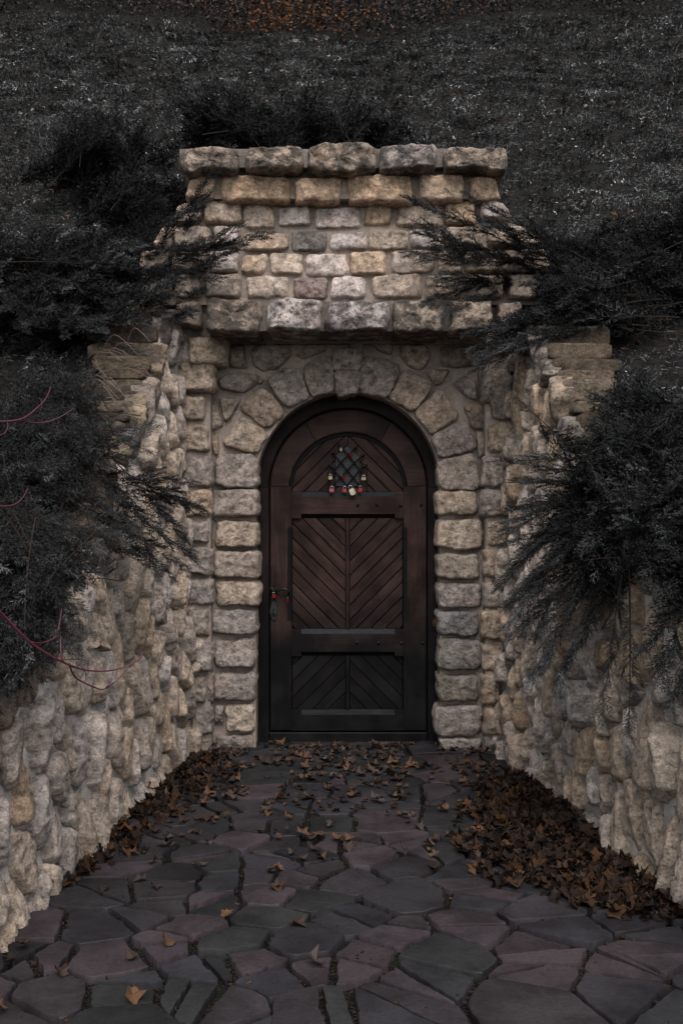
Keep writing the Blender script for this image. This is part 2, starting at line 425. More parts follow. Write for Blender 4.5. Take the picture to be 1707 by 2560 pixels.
# ------------------------------------------------------------------ path of crazy paving
def path():
    nx, ny = 60, 110; x0, x1, y0, y1 = -2.6, 2.6, .4, 6.72
    verts = [(x0 + (x1 - x0) * i / nx, y0 + (y1 - y0) * j / ny, -.014 + .010 * nz((i * .9, j * .9, 0)) + .006 * nz((i * .3, j * .3, 3))) for j in range(ny + 1) for i in range(nx + 1)]
    faces = [(j * (nx + 1) + i, j * (nx + 1) + i + 1, (j + 1) * (nx + 1) + i + 1, (j + 1) * (nx + 1) + i) for j in range(ny) for i in range(nx)]
    p = mesh_obj('path', verts, faces, M_grit); tag(p, kind='structure')
    c7 = [(60, 970), (190, 1010), (480, 1010), (230, 1170), (610, 1140), (840, 1190), (560, 1285), (930, 1060), (1170, 1010), (1070, 930), (1260, 1095), (1080, 1220), (1400, 1210), (1370, 930), (1460, 1055, 1), (760, 930, 1), (850, 865), (1230, 820), (430, 860), (450, 720), (690, 800), (760, 690), (970, 755), (600, 570), (800, 625), (1010, 655), (1230, 715, 1), (1410, 745), (1160, 625), (920, 535), (1040, 585), (1380, 525), (1270, 480), (1220, 560), (1340, 640), (1440, 600), (1100, 455), (1290, 400), (1130, 395), (1000, 400), (1080, 310), (1330, 305), (830, 360), (780, 300), (1170, 355), (1490, 310), (1500, 390), (1500, 480, 1), (900, 120), (1050, 110), (1200, 60), (1440, 50), (960, 170), (1150, 190), (1300, 160), (1470, 180), (980, 245), (1180, 250), (1380, 240), (760, 350), (850, 450), (700, 450), (640, 505), (130, 870), (-100, 1000), (-250, 900), (-120, 1200), (-60, 1290)]
    c8 = [(60, 480, 1), (230, 345), (190, 400, 1), (470, 350), (590, 435), (300, 480), (160, 540), (430, 525), (680, 515), (290, 580), (600, 640), (700, 570), (300, 720), (690, 740, 1), (950, 800), (60, 830), (230, 890, 1), (130, 980, 1), (590, 860, 1), (470, 1000, 1), (1060, 885), (940, 990, 1), (340, 1085), (240, 1220), (40, 1055, 1), (910, 1085, 1), (880, 1210), (1260, 1050, 1), (1450, 1000, 1), (1300, 1160), (1500, 1230), (1350, 820), (10, 640), (170, 40), (420, 40), (100, 95), (500, 100), (300, 130), (650, 130), (100, 170), (260, 200), (410, 240), (620, 210), (60, 255), (560, 290), (740, 170), (760, 300), (830, 380), (880, 480), (960, 560), (820, 640), (1050, 640), (1150, 720), (1000, 450), (1200, 600), (1500, 800), (1620, 900), (1700, 1100), (1480, 900)]
    seeds = []; pink = []
    for c in c7: seeds.append(G(c[0] / 1.8233, 1850 + c[1] / 1.8233)); pink.append(len(c) > 2)
    for c in c8: seeds.append(G(850 + c[0] / 1.8297, 1850 + c[1] / 1.8297)); pink.append(len(c) > 2)
    random.seed(5)
    for _ in range(900):
        q = (random.uniform(-2.4, 2.4), random.uniform(.6, 6.7))
        if q[1] > 2.9 and (XL(q[1]) - .15 < q[0] < XR(q[1]) + .15) : 
            md = .20 if q[1] > 4.6 else .38
        else: md = .42
        if min((q[0] - s[0]) ** 2 + (q[1] - s[1]) ** 2 for s in seeds) > md * md: seeds.append(q); pink.append(random.random() < .15)
    cells = voronoi(seeds, (-2.5, 2.5, .5, 6.66)); c2 = []; p2 = []; s2 = []
    for P, pk, sd2 in zip(cells, pink, seeds):
        if len(P) < 3: continue
        A_ = abs(area(P)); parts = [P]
        if A_ > .035 and random.random() < .55:
            a = random.uniform(0, PI_); nx_, ny_ = math.cos(a), math.sin(a); m_ = Vector((sum(p[0] for p in P) / len(P), sum(p[1] for p in P) / len(P)))
            c_ = m_.x * nx_ + m_.y * ny_ + random.uniform(-.05, .05)
            parts = [clip(P, nx_, ny_, c_), clip(P, -nx_, -ny_, -c_)]
        for q in parts:
            if len(q) >= 3: c2.append(q); p2.append(pk if random.random() < .8 else not pk); s2.append(sd2)
    cells, pink, seeds = c2, p2, s2
    for P, pk, s in zip(cells, pink, seeds):
        if len(P) < 3 or abs(area(P)) < .004: continue
        if s[1] > 2.7 and not (XL(s[1]) - .1 < s[0] < XR(s[1]) + .1): continue
        P = ccw(P)
        P = [(x + .07 * nz((x * 7, y * 7, 3)), min(y + .07 * nz((x * 7, y * 7, 8)), 6.655)) for x, y in P]
        # drop very short edges, then open the joint
        Q = [P[i] for i in range(len(P)) if (Vector(P[i]) - Vector(P[i - 1])).length > .03]
        if len(Q) < 3: continue
        Q = inset(Q, random.uniform(.006, .017))
        if area(Q) < .002: continue
        cx = sum(q[0] for q in Q) / len(Q); cy = sum(q[1] for q in Q) / len(Q)
        Q = [(q[0] - cx, q[1] - cy) for q in Q]
        R = resample(Q, 44, 1, .025); sd_ = random.uniform(0, 99)
        R = [r * (1 + .008 / max(r.length, .03) * (nz((r.x * 12, r.y * 12, sd_)) * 1.3 + nz((r.x * 45, r.y * 45, sd_)))) for r in R]
        n = len(R); z = random.uniform(.006, .018); tx, ty = random.uniform(-.014, .014), random.uniform(-.014, .014)
        vs_ = []; top = lambda x, y: z + tx * x + ty * y + .003 * nz((x * 7, y * 7, sd_))
        for r in R: vs_.append((r.x, r.y, -.03))
        for r in R: vs_.append((r.x, r.y, top(r.x, r.y) - .004))
        for r in R: vs_.append((r.x * .975, r.y * .975, top(r.x, r.y)))
        for r in R: vs_.append((r.x * .6, r.y * .6, top(r.x * .6, r.y * .6)))
        vs_.append((0, 0, top(0, 0)))
        fs = [(k * n + i, k * n + (i + 1) % n, (k + 1) * n + (i + 1) % n, (k + 1) * n + i) for k in range(3) for i in range(n)]
        fs += [(3 * n + i, 3 * n + (i + 1) % n, 4 * n) for i in range(n)]
        if pk: c = (.0235, .0180, .0212)
        else: c = random.choice([(.0122, .0122, .0142), (.0130, .0124, .0148), (.0116, .0120, .0126), (.0082, .0082, .0095), (.0140, .0128, .0152), (.0155, .0137, .0158)])
        mesh_obj('paver', vs_, fs, M_slate, p, Matrix.Translation((cx, cy, 0)), True, jit(c, .14), 40)
path()

# ------------------------------------------------------------------ stone portal
portal = thing('stone_portal', 'warm limestone gateway with rough block courses built into the hillside round the arched door', 'portal', (0, 6.4, 0))
NX, NZ, NNY = Vector((1, 0, 0)), Vector((0, 0, 1)), Vector((0, -1, 0))
def dp(P, d):
    return [((x * K - CX) * d / F, HC - (y * K - CY) * d / F) for x, y in P]
def rect(x0, y0, x1, y1, j=2.6):
    r = lambda: random.uniform(-j, j)
    c = min((x1 - x0), (y1 - y0)) * .10
    return [(x0 + r(), y0 + c), (x0 + c, y0 + r()), ((x0 + x1) / 2, y0 + r() * .8), (x1 - c, y0 + r()), (x1 + r(), y0 + c), (x1 + r(), y1 - c), (x1 - c, y1 + r()), ((x0 + x1) / 2, y1 + r() * .8), (x0 + c, y1 + r()), (x0 + r(), y1 - c)]
def block(name, P, d, proud, depth, color, rough=.012, n=40, t0=.22, **kw):
    t0 *= .68; kw.setdefault('chai', 1)
    if len(P) == 4 and not isinstance(P[0], tuple): P = rect(*P)
    # d = distance of the mortar-line plane; the face stands proud towards the viewer
    return stone(name, dp(P, d - proud), (0, d, 0), NX, NZ, NNY, proud, depth, rough, M_lime, portal, color, n=n, t0=t0, **kw)
cream, pinkw, ochre, grey, tan = (.76, .62, .51), (.78, .68, .64), (.72, .535, .39), (.29, .265, .25), (.62, .51, .43)
random.seed(21)
# cap stones
for P, c in (([(408, 350), (425, 334), (500, 330), (546, 338), (547, 378), (535, 388), (480, 382), (440, 392), (414, 384)], tan), ((562, 331, 695, 386), tan), ([(706, 334), (740, 325), (862, 323), (866, 388), (780, 390), (706, 386)], tan), ((871, 330, 1003, 385), pinkw), ((1018, 332, 1168, 387), tan)):
    block('cap_stone', P, 6.08, .07, .75, jit(c, .08, .85), .020, 52, .16)
# corbel course
for P, c, s in (([(438, 400), (495, 398), (491, 455), (422, 456)], ochre, .1), ((505, 398, 667, 458), ochre, .42), ((676, 400, 785, 461), ochre, .1), ((797, 400, 951, 462), ochre, .05), ((963, 398, 1068, 458), ochre, .35), ([(1078, 402), (1136, 402), (1153, 453), (1080, 456)], ochre, .05)):
    block('stone', P, 6.20, .08, .2, jit(c, .08, s), .013, 48, .14)
# facing wall above the lintel
rows = [(557, 470, 628, 520, cream), (636, 472, 713, 518, pinkw), (721, 474, 829, 522, pinkw), (838, 468, 899, 516, ochre), (910, 468, 1019, 517, cream),
 (555, 530, 662, 573, cream), (666, 528, 752, 576, grey), (759, 530, 841, 573, pinkw), (845, 526, 940, 572, tan), (945, 525, 1018, 570, pinkw),
 (556, 580, 613, 627, cream), (619, 578, 697, 628, cream), (702, 581, 800, 635, pinkw), (803, 575, 891, 630, ochre), (896, 573, 1000, 626, tan), (1005, 577, 1060, 626, tan),
 (562, 632, 664, 680, tan), (673, 634, 752, 685, (.40, .31, .29)), (760, 632, 839, 683, pinkw), (853, 628, 970, 684, tan), (978, 630, 1060, 684, tan)]
for x0, y0, x1, y1, c in rows:
    block('stone', (x0, y0, x1, y1), 6.27, .045, .1, jit(c, .07, random.choice([.0, .1, .25, .4])), .010, 40, .25)
flank = [((470, 459, 550, 509), cream, .35), ((490, 516, 548, 564), pinkw, .05), ((400, 518, 482, 566), cream, .1), ((480, 573, 547, 620), pinkw, .1), ((395, 573, 472, 622), tan, .2), ((468, 627, 552, 679), tan, .35), ((400, 627, 461, 682), tan, .3),
 ([(414, 462), (462, 459), (460, 508), (392, 508)], cream, .1), ((1023, 458, 1093, 512), ochre, .0), ([(1103, 460), (1150, 460), (1185, 501), (1105, 503)], pinkw, .3), ((1022, 517, 1110, 563), tan, .1), ([(1120, 516), (1205, 515), (1252, 560), (1120, 563)], cream, .1), ((1066, 572, 1150, 622), cream, .05), ((1158, 570, 1262, 622), cream, .1), ((1068, 628, 1160, 682), tan, .2), ((1168, 628, 1280, 682), tan, .2), ([(372, 518), (394, 516), (392, 566), (345, 566)], cream, .1), ((318, 573, 388, 622), tan, .2), ((300, 627, 392, 682), tan, .2)]
for P, c, s in flank:
    block('stone', P, 6.24, .05, .40, jit(c, .07, s), .012, 40, .2)
# lintel
for P, c, s in (((472, 680, 596, 764), tan, .95), ((611, 681, 735, 758), pinkw, .75), ((749, 686, 893, 757), pinkw, .92), ((903, 684, 1021, 760), tan, .95), ((1034, 688, 1132, 760), tan, .8)):
    block('lintel_stone', P, 6.07, .09, .42, jit(c, .05, s), .022, 56, .18, pw=1.8)
block('lintel_stone', (405, 692, 462, 746), 6.22, .05, .2, jit(tan, .05, .55), .016, 44, .2)
block('lintel_stone', (1145, 692, 1200, 746), 6.22, .05, .2, jit(tan, .05, .55), .016, 44, .2)
# voussoirs
wg, wb, wt = (.42, .36, .325), (.46, .37, .30), (.54, .44, .355)
vous = [([(511, 1020), (549, 955), (613, 995), (587, 1040)], wt), ([(549, 935), (602, 886), (653, 944), (612, 982)], wb), ([(613, 873), (651, 844), (686, 847), (710, 911), (657, 934)], wg), ([(696, 838), (757, 816), (769, 895), (714, 908)], wg), ((763, 801, 829, 848, 1.2), wg), ([(768, 852), (828, 850), (822, 902), (776, 906)], wg),
 ([(834, 815), (869, 819), (919, 838), (891, 913), (825, 897)], wg), ([(933, 844), (996, 885), (950, 942), (894, 914)], wb), ([(1012, 892), (1056, 955), (992, 997), (953, 946)], wb), ([(1068, 965), (1095, 1031), (1011, 1051), (992, 1002)], wg), ([(1091, 1042), (1105, 1123), (1012, 1122), (1008, 1055)], wg), ([(497, 1050), (520, 1042), (588, 1044), (592, 1118), (497, 1118)], wg)]
for P, c in vous:
    if not isinstance(P[0], tuple): P = rect(*P)
    P = inset(ccw(P), -3.5)
    block('arch_stone', P, 6.44, .055, .26, jit(c, .10, .15), .010, 44, .12, chai=1, fac=(3, .05, .25))
qin = [(482, 1123, 594, 1188, wg), (494, 1197, 591, 1258, wt), (488, 1266, 598, 1328, wg), (495, 1335, 595, 1393, wt), (485, 1400, 589, 1460, wg), (492, 1468, 586, 1535, wg), (487, 1546, 586, 1610, wg), (493, 1622, 515, 1664, wg), (518, 1620, 584, 1683, wt), (494, 1690, 580, 1724, wg),
 (1003, 1124, 1098, 1184, wt), (1002, 1192, 1110, 1262, wt), (1003, 1270, 1102, 1332, (.44, .38, .32)), (1005, 1339, 1105, 1397, wg), (1005, 1404, 1100, 1462, (.27, .25, .24)), (1005, 1469, 1106, 1541, (.27, .25, .235)), (1005, 1550, 1100, 1613, (.29, .265, .235)), (998, 1622, 1107, 1692, wg), (1010, 1698, 1105, 1724, wg)]
for x0, y0, x1, y1, c in qin:
    block('quoin_stone', (x0, y0, x1, y1), 6.44, .05, .26, jit(c, .08, .1), .013, 44, .22)
fill = [([(528, 793), (560, 790), (568, 845), (527, 845)], wb), ([(574, 800), (590, 789), (665, 790), (668, 815), (640, 845), (605, 854), (582, 838)], wg), ([(678, 815), (705, 792), (750, 790), (750, 802), (695, 826)], wb), ([(501, 870), (530, 853), (590, 858), (592, 878), (560, 903), (505, 890)], wg), ([(502, 912), (556, 912), (525, 968), (515, 966)], wb), ([(473, 925), (495, 918), (513, 975), (485, 990)], wb), ([(484, 1000), (500, 992), (503, 1040), (493, 1046)], wt), ([(594, 868), (607, 870), (598, 880), (593, 880)], wb),
 ((800, 789, 833, 800, .8), wb), ([(852, 788), (905, 787), (900, 816), (872, 806)], wb), ([(917, 792), (980, 790), (991, 815), (975, 846), (940, 843), (918, 815)], wt), ((1008, 795, 1088, 842), wb), ([(971, 845), (1037, 845), (1014, 884), (1000, 882)], wt), ([(1039, 880), (1065, 860), (1092, 875), (1098, 918), (1075, 915)], wg), ([(1061, 923), (1122, 930), (1115, 988), (1085, 987)], wb), ([(1092, 990), (1112, 988), (1112, 1050), (1100, 1052)], wt), ((1100, 850, 1112, 882, 1), wb), ((432, 762, 440, 815, 1), wb)]
for P, c in fill:
    if not isinstance(P[0], tuple): P = rect(*P)
    block('stone', P, 6.435, .028, .1, jit(c, .08, .08), .007, 32, .3, chai=1, ts=TS[:1] + TS[2:])
pil = [(428, 764, 522, 838, wt, .13), (408, 826, 490, 899, wt, .10), (408, 904, 473, 965, wt, .08), (410, 972, 479, 1040, wt, .07), (414, 1046, 487, 1118, wg, .07), (411, 1125, 485, 1188, wt, .07), (416, 1195, 482, 1248, wg, .06), (417, 1256, 487, 1322, wg, .06), (421, 1330, 488, 1390, wg, .06), (427, 1398, 480, 1466, wg, .06), (425, 1475, 486, 1545, wg, .06), (430, 1551, 472, 1619, wg, .06), (476, 1553, 488, 1617, wg, .04), (438, 1626, 485, 1690, wg, .06), (443, 1697, 482, 1732, wg, .05),
 (1111, 838, 1184, 923, wg, .12), (1128, 904, 1184, 964, wg, .08), (1118, 967, 1182, 1042, wt, .08), (1108, 1047, 1162, 1120, wg, .07), (1105, 1124, 1172, 1189, wg, .07), (1119, 1194, 1178, 1256, wt, .06), (1112, 1264, 1172, 1330, wb, .06), (1111, 1336, 1167, 1400, wg, .06), (1108, 1403, 1163, 1471, wb, .06), (1110, 1479, 1160, 1543, wb, .06), (1109, 1551, 1149, 1620, wb, .06), (1111, 1623, 1150, 1694, wb, .06), (1112, 1701, 1150, 1728, wg, .05)]
for x0, y0, x1, y1, c, pr in pil:
    block('pillar_stone', (x0, y0, x1, y1), 6.34, pr, .08, jit(c, .08, .15), .014, 44, .38)

def mortar_sheet(name, pts_front, back, color, amp=.008, parent=portal):
    """pts_front: grid [rows][cols] of (x,y,z); closed by skirts going back to y=back"""
    R, C = len(pts_front), len(pts_front[0]); verts = []; faces = []
    for r in range(R):
        for c_ in range(C):
            x, y, z = pts_front[r][c_]; e = 0 if c_ in () else amp * (nz((x * 6, z * 6, y)) + .6 * nz((x * 19, z * 19, y + 4)))
            verts.append((x, y + e, z))
    for r in range(R - 1):
        for c_ in range(C - 1):
            a = r * C + c_; faces.append((a, a + 1, a + C + 1, a + C))
    ring = [c_ for c_ in range(C)] + [r * C + C - 1 for r in range(1, R)] + [(R - 1) * C + c_ for c_ in range(C - 2, -1, -1)] + [r * C for r in range(R - 2, 0, -1)]
    b = len(verts)
    for i in ring: verts.append((verts[i][0], back, verts[i][2]))
    n = len(ring)
    for i in range(n): faces.append((ring[i], b + i, b + (i + 1) % n, ring[(i + 1) % n]))
    faces.append(tuple(b + i for i in range(n)))
    return mesh_obj(name, verts, faces, M_mortar, parent, None, True, color + (1,), 40)
MC = (.23, .188, .16)
# upper body, sloping shoulders, running back into the bank
def edge(y):   # left/right outline of the upper body by sheet row
    l = interp([(388, 438), (455, 424), (508, 396), (566, 350), (622, 318), (700, 300)], y)
    r = interp([(388, 1138), (455, 1152), (503, 1184), (562, 1250), (622, 1264), (700, 1282)], y)
    return l, r
g = []
for j in range(41):
    y = 700 + (386 - 700) * j / 40; l, r = edge(y)
    g.append([tuple(W(l + 16 + (r - l - 32) * i / 70, y, 6.262)) for i in range(71)])
mortar_sheet('mortar_core', g, 8.3, MC)
g = [[tuple(W(432 + (1146 - 432) * i / 60, 398 + (462 - 398) * (1 - j / 8), 6.215)) for i in range(61)] for j in range(9)]
g = [[(x, y, z) for x, y, z in row] for row in g]
def corbel_bed():
    l = lambda y: interp([(396, 437), (458, 423)], y); r = lambda y: interp([(396, 1136), (458, 1152)], y)
    gg = [[tuple(W(l(y) + 3 + (r(y) - l(y) - 6) * i / 60, y, 6.175)) for i in range(61)] for y in (456, 445, 430, 415, 402, 390)]
    mortar_sheet('mortar_bed', gg, 6.32, MC)
corbel_bed()
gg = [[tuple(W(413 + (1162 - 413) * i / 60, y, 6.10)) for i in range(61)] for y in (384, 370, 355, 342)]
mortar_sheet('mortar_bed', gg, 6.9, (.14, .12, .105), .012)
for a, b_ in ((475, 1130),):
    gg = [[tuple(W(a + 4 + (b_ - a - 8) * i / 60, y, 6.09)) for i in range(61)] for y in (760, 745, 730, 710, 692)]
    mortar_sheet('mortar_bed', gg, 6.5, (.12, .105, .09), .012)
gg = [[tuple(W(404 + (548 - 404) * i / 14, y, 6.235)) for i in range(15)] for y in (686, 650, 610, 570, 530, 500, 464)]
# lower wall with the arched opening
ARC = (798.5, 1111.0, 211.0)
def lower_wall():
    d = 6.448; C = W(ARC[0], ARC[1], d); R = ARC[2] * K * d / F
    L, Rr, T = W(470, 0, d).x, W(1120, 0, d).x, W(0, 700, d).z
    inner = [(C.x - R, -.02 + (C.z + .02) * i / 24) for i in range(24)] + [(C.x - R * math.cos(math.pi * i / 48), C.z + R * math.sin(math.pi * i / 48)) for i in range(49)] + [(C.x + R, C.z - (C.z + .02) * (i + 1) / 24) for i in range(24)]
    def out(p):
        x, z = p
        if z < C.z: return (L if x < 0 else Rr, z)
        a = math.atan2(z - C.z, x - C.x); dx, dz = math.cos(a), math.sin(a)
        t = min(((Rr if dx > 0 else L) - C.x) / dx if abs(dx) > 1e-6 else 1e9, (T - C.z) / dz if dz > 1e-6 else 1e9)
        return (C.x + dx * t, C.z + dz * t)
    S = 14; verts = []; faces = []; n = len(inner)
    for s in range(S + 1):
        for p in inner:
            q = out(p); x = p[0] + (q[0] - p[0]) * s / S; z = p[1] + (q[1] - p[1]) * s / S
            verts.append((x, d + .007 * (nz((x * 6, z * 6, 2)) + .6 * nz((x * 20, z * 20, 6))), z))
    for s in range(S):
        for i in range(n - 1):
            a = s * n + i; faces.append((a, a + n, a + n + 1, a + 1))
    b0 = len(verts)
    for k in range(1, 7):
        for p in inner: verts.append((p[0] + .006 * nz((p[0] * 9, p[1] * 9, k * .7)), d + .36 * k / 6, p[1] + .006 * nz((p[0] * 9, p[1] * 9, 5 + k * .7))))
    for k in range(6):
        for i in range(n - 1):
            a = (i if k == 0 else b0 + (k - 1) * n + i); c_ = b0 + k * n + i
            faces.append((a, a + 1, c_ + 1, c_))
    mesh_obj('mortar_core', verts, faces, M_mortar, portal, None, True, MC + (1,), 45)
lower_wall()
# pilaster cores either side and the soffit behind the lintel
for a, b_, tp in ((400, 484, 700), (1114, 1196, 700)):
    x0, x1 = W(a, 0, 6.33).x, W(b_, 0, 6.33).x; z1 = W(0, tp, 6.33).z
    gg = [[(x0 + (x1 - x0) * i / 10, 6.325, -.02 + (z1 + .02) * j / 60) for i in range(11)] for j in range(61)]
    mortar_sheet('mortar_core', gg, 6.9, MC, .010)
mb = MB(); mb.box(W(480, 0, 6.4).x, W(1120, 0, 6.4).x, 6.4, 7.0, W(0, 790, 6.42).z, W(0, 700, 6.42).z)
mb.build('mortar_soffit', M_mortar, portal, None, False, MC + (1,))

# ------------------------------------------------------------------ wooden door
DD = 6.66
door = thing('arched_door', 'dark brown round-topped oak door with chevron boards under the stone arch', 'door', (0, DD, .02))
def DP(x, y, d=DD): q = W(x, y, d); return (q.x, q.z)
def panel(name, pts, z0, z1, m=M_wood, bev=.0, parent=door, ang=0.0, color=None):
    """plate standing on the door plane; pts sheet coordinates; z0,z1 distances in front of the plane; grain along ang"""
    P = ccw([DP(*p) for p in pts]); cx = sum(p[0] for p in P) / len(P); cz = sum(p[1] for p in P) / len(P)
    ca, sa = math.cos(ang), math.sin(ang)
    L = [((p[0] - cx) * ca + (p[1] - cz) * sa, -(p[0] - cx) * sa + (p[1] - cz) * ca) for p in P]
    U = Vector((ca, 0, sa)); V = Vector((-sa, 0, ca)); N = Vector((0, -1, 0))
    mb = MB(); mb.prism(L, z0, z1, bev)
    return mb.build(name, m, parent, frame((cx, DD, cz), U, V, N), False, color)
def arcpts(cx, cy, r, a0, a1, n): return [(cx + r * math.cos(a0 + (a1 - a0) * i / n), cy - r * math.sin(a0 + (a1 - a0) * i / n)) for i in range(n + 1)]
def ring_strip(name, outer, inner, z0, z1, m, bev=0):
    """band between two open outlines of equal length"""
    O = [DP(*p) for p in outer]; I = [DP(*p) for p in inner]; n = len(O); mb = MB()
    lay = [(O, z0), (O, z1), (I, z1), (I, z0)] if not bev else [(O, z0), (O, z1 - bev), ([(a[0] + (b_[0] - a[0]) * .06, a[1] + (b_[1] - a[1]) * .06) for a, b_ in zip(O, I)], z1), ([(a[0] + (b_[0] - a[0]) * .94, a[1] + (b_[1] - a[1]) * .94) for a, b_ in zip(O, I)], z1), (I, z1 - bev), (I, z0)]
    for P, z in lay: mb.v += [(p[0], DD - z, p[1]) for p in P]
    for k in range(len(lay) - 1):
        for i in range(n - 1): mb.f.append((k * n + i, k * n + i + 1, (k + 1) * n + i + 1, (k + 1) * n + i))
    for e in (0, n - 1): mb.f.append(tuple(k * n + e for k in range(len(lay))))
    return mb.build(name, m, door, None, False)
PI = math.pi
# casing: two posts and a curved head
AC = (799.5, 1120)
mbk = MB()
panel('backing_board', [(575, 1715), (1025, 1715), (1025, 1100)] + arcpts(799.5, 1111, 224, 0, PI, 30)[1:-1] + [(575, 1100)], -.05, -.012, M_woodf)
panel('frame_post', [(574, 1120), (619, 1120), (619, 1712), (574, 1712)], -.012, .055, M_woodf, .004, ang=PI / 2)
panel('frame_post', [(980, 1120), (1026, 1120), (1026, 1712), (980, 1712)], -.012, .055, M_woodf, .004, ang=PI / 2)
ring_strip('frame_head', arcpts(*AC, 226, 0, PI, 48), arcpts(*AC, 181.5, 0, PI, 48), -.012, .055, M_woodf, .004)
# leaf: stiles, curved head in three pieces
panel('stile', [(622, 1118), (670.5, 1118), (670.5, 1675), (622, 1675)], -.012, .035, M_wood, .003, ang=PI / 2)
panel('stile', [(925, 1118), (977, 1118), (977, 1675), (925, 1675)], -.012, .035, M_wood, .003, ang=PI / 2)
for a0, a1 in ((.005, PI * .315), (PI * .318, PI * .682), (PI * .685, PI - .005)):
    ring_strip('head_segment', arcpts(799.5, 1120, 177.5, max(a0, .016), min(a1, PI - .016), 18), arcpts(798.8, 1129, 136, max(a0, .09), min(a1, PI - .09), 18), -.012, .035, M_wood, .003)
ring_strip('head_moulding', arcpts(798.8, 1129, 136, .0, PI, 44), arcpts(798.8, 1129, 127, .0, PI, 44), -.012, .018, M_bevel, .010)
RAILS = [(1140, 1180, 1129, 1190), (1454, 1495, 1443, 1505), (1639, 1675, 1628, None)]
for i, (y0, y1, t0_, b1) in enumerate(RAILS):
    pts = [(670.5, t0_), (692, t0_), (692, y0), (906, y0), (906, t0_), (925, t0_), (925, b1 or y1), (906, b1 or y1), (906, y1), (692, y1), (692, b1 or y1), (670.5, b1 or y1)]
    if b1 is None: pts = pts[:7] + [(670.5, y1)]
    mb = MB(); P = [DP(*p) for p in pts]; P = ccw(P)
    r = panel('rail', pts, -.012, .033, M_wood, 0)
    # chamfers above and below the face
    def cham(ya, yb, zt, zb, m):
        A, B, C_, D_ = DP(692, ya), DP(906, ya), DP(906, yb), DP(692, yb)
        q = MB(); q.v = [(A[0], DD - zt, A[1]), (B[0], DD - zt, B[1]), (C_[0], DD - zb, C_[1]), (D_[0], DD - zb, D_[1]), (A[0], DD + .01, A[1]), (B[0], DD + .01, B[1]), (C_[0], DD + .01, C_[1]), (D_[0], DD + .01, D_[1])]
        q.f = [(0, 3, 2, 1), (4, 5, 6, 7), (0, 1, 5, 4), (2, 3, 7, 6), (1, 2, 6, 5), (3, 0, 4, 7)]
        q.build('chamfer', m, door)
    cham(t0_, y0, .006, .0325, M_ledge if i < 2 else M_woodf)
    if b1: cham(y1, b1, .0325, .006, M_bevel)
def vcham(x0, x1, ya, yb, z0, z1):
    A, B, C_, D_ = DP(x0, ya), DP(x1, ya), DP(x1, yb), DP(x0, yb)
    q = MB(); q.v = [(A[0], DD - z0, A[1]), (B[0], DD - z1, B[1]), (C_[0], DD - z1, C_[1]), (D_[0], DD - z0, D_[1]), (A[0], DD + .01, A[1]), (B[0], DD + .01, B[1]), (C_[0], DD + .01, C_[1]), (D_[0], DD + .01, D_[1])]
    q.f = [(0, 3, 2, 1), (4, 5, 6, 7), (0, 1, 5, 4), (2, 3, 7, 6), (1, 2, 6, 5), (3, 0, 4, 7)]
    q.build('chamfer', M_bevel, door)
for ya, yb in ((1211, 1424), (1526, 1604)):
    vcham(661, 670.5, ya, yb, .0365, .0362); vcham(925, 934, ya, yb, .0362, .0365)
panel('centre_bead', [(794, 1190), (801.5, 1190), (801.5, 1443), (794, 1443)], -.012, .016, M_wood, .002, ang=PI / 2)
panel('centre_bead', [(794, 1505), (801.5, 1505), (801.5, 1628), (794, 1628)], -.012, .014, M_wood, .002, ang=PI / 2)
def boards(poly, sgn, c0, pitch, gap, zt):
    """45 degree boards: strips of x*sgn... sheet lines y = sgn*x + c"""
    k = -20
    while k < 40:
        lo, hi = c0 + k * pitch + gap / 2, c0 + (k + 1) * pitch - gap / 2; k += 1
        P = [tuple(p) for p in poly]
        P = clip(P, -sgn, 1, hi)         # y - sgn x <= hi
        if len(P) >= 3: P = clip(P, sgn, -1, -lo)
        if len(P) < 3 or abs(area(P)) < 18: continue
        # remove coincident points
        Q = []
        for p in P:
            if not Q or (Vector(p) - Vector(Q[-1])).length > .8: Q.append(p)
        if len(Q) > 2 and (Vector(Q[0]) - Vector(Q[-1])).length < .8: Q.pop()
        if len(Q) < 3: continue
        panel('board', Q, -.010, zt + random.uniform(-.001, .001), M_wood, .0022, ang=-math.atan(sgn))
random.seed(4)
x0l, x1l, x0r, x1r = 671.5, 792.6, 802.8, 924
boards([(x0l, 1190), (x1l, 1190), (x1l, 1443), (x0l, 1443)], 1, 1201 - x0l - 33.7 * 4, 33.7, 3.0, .010)
boards([(x0r, 1190), (x1r, 1190), (x1r, 1443), (x0r, 1443)], -1, 1201 + x1r - 33.7 * 4, 33.7, 3.0, .010)
boards([(x0l, 1505), (x1l, 1505), (x1l, 1628), (x0l, 1628)], -1, 1516 + x1l, 36.5, 1.8, .008)
boards([(x0r, 1505), (x1r, 1505), (x1r, 1628), (x0r, 1628)], 1, 1516 - x0r, 36.5, 1.8, .008)
tl = [(798, 1130)] + [p for p in arcpts(798.8, 1129, 127.5, PI / 2, PI, 16)]
tr = [(799.6, 1130)] + [p for p in arcpts(798.8, 1129, 127.5, 0, PI / 2, 16)]
def cr(x, y): return ((620 + x / 3.136) / K, (960 + y / 3.136) / K)
a_ = cr(355, 812); boards(tl, -1, a_[0] + a_[1], 33.7, 2.6, .010)
b2 = cr(1207, 826); boards(tr, 1, b2[1] - b2[0], 33.7, 2.6, .010)
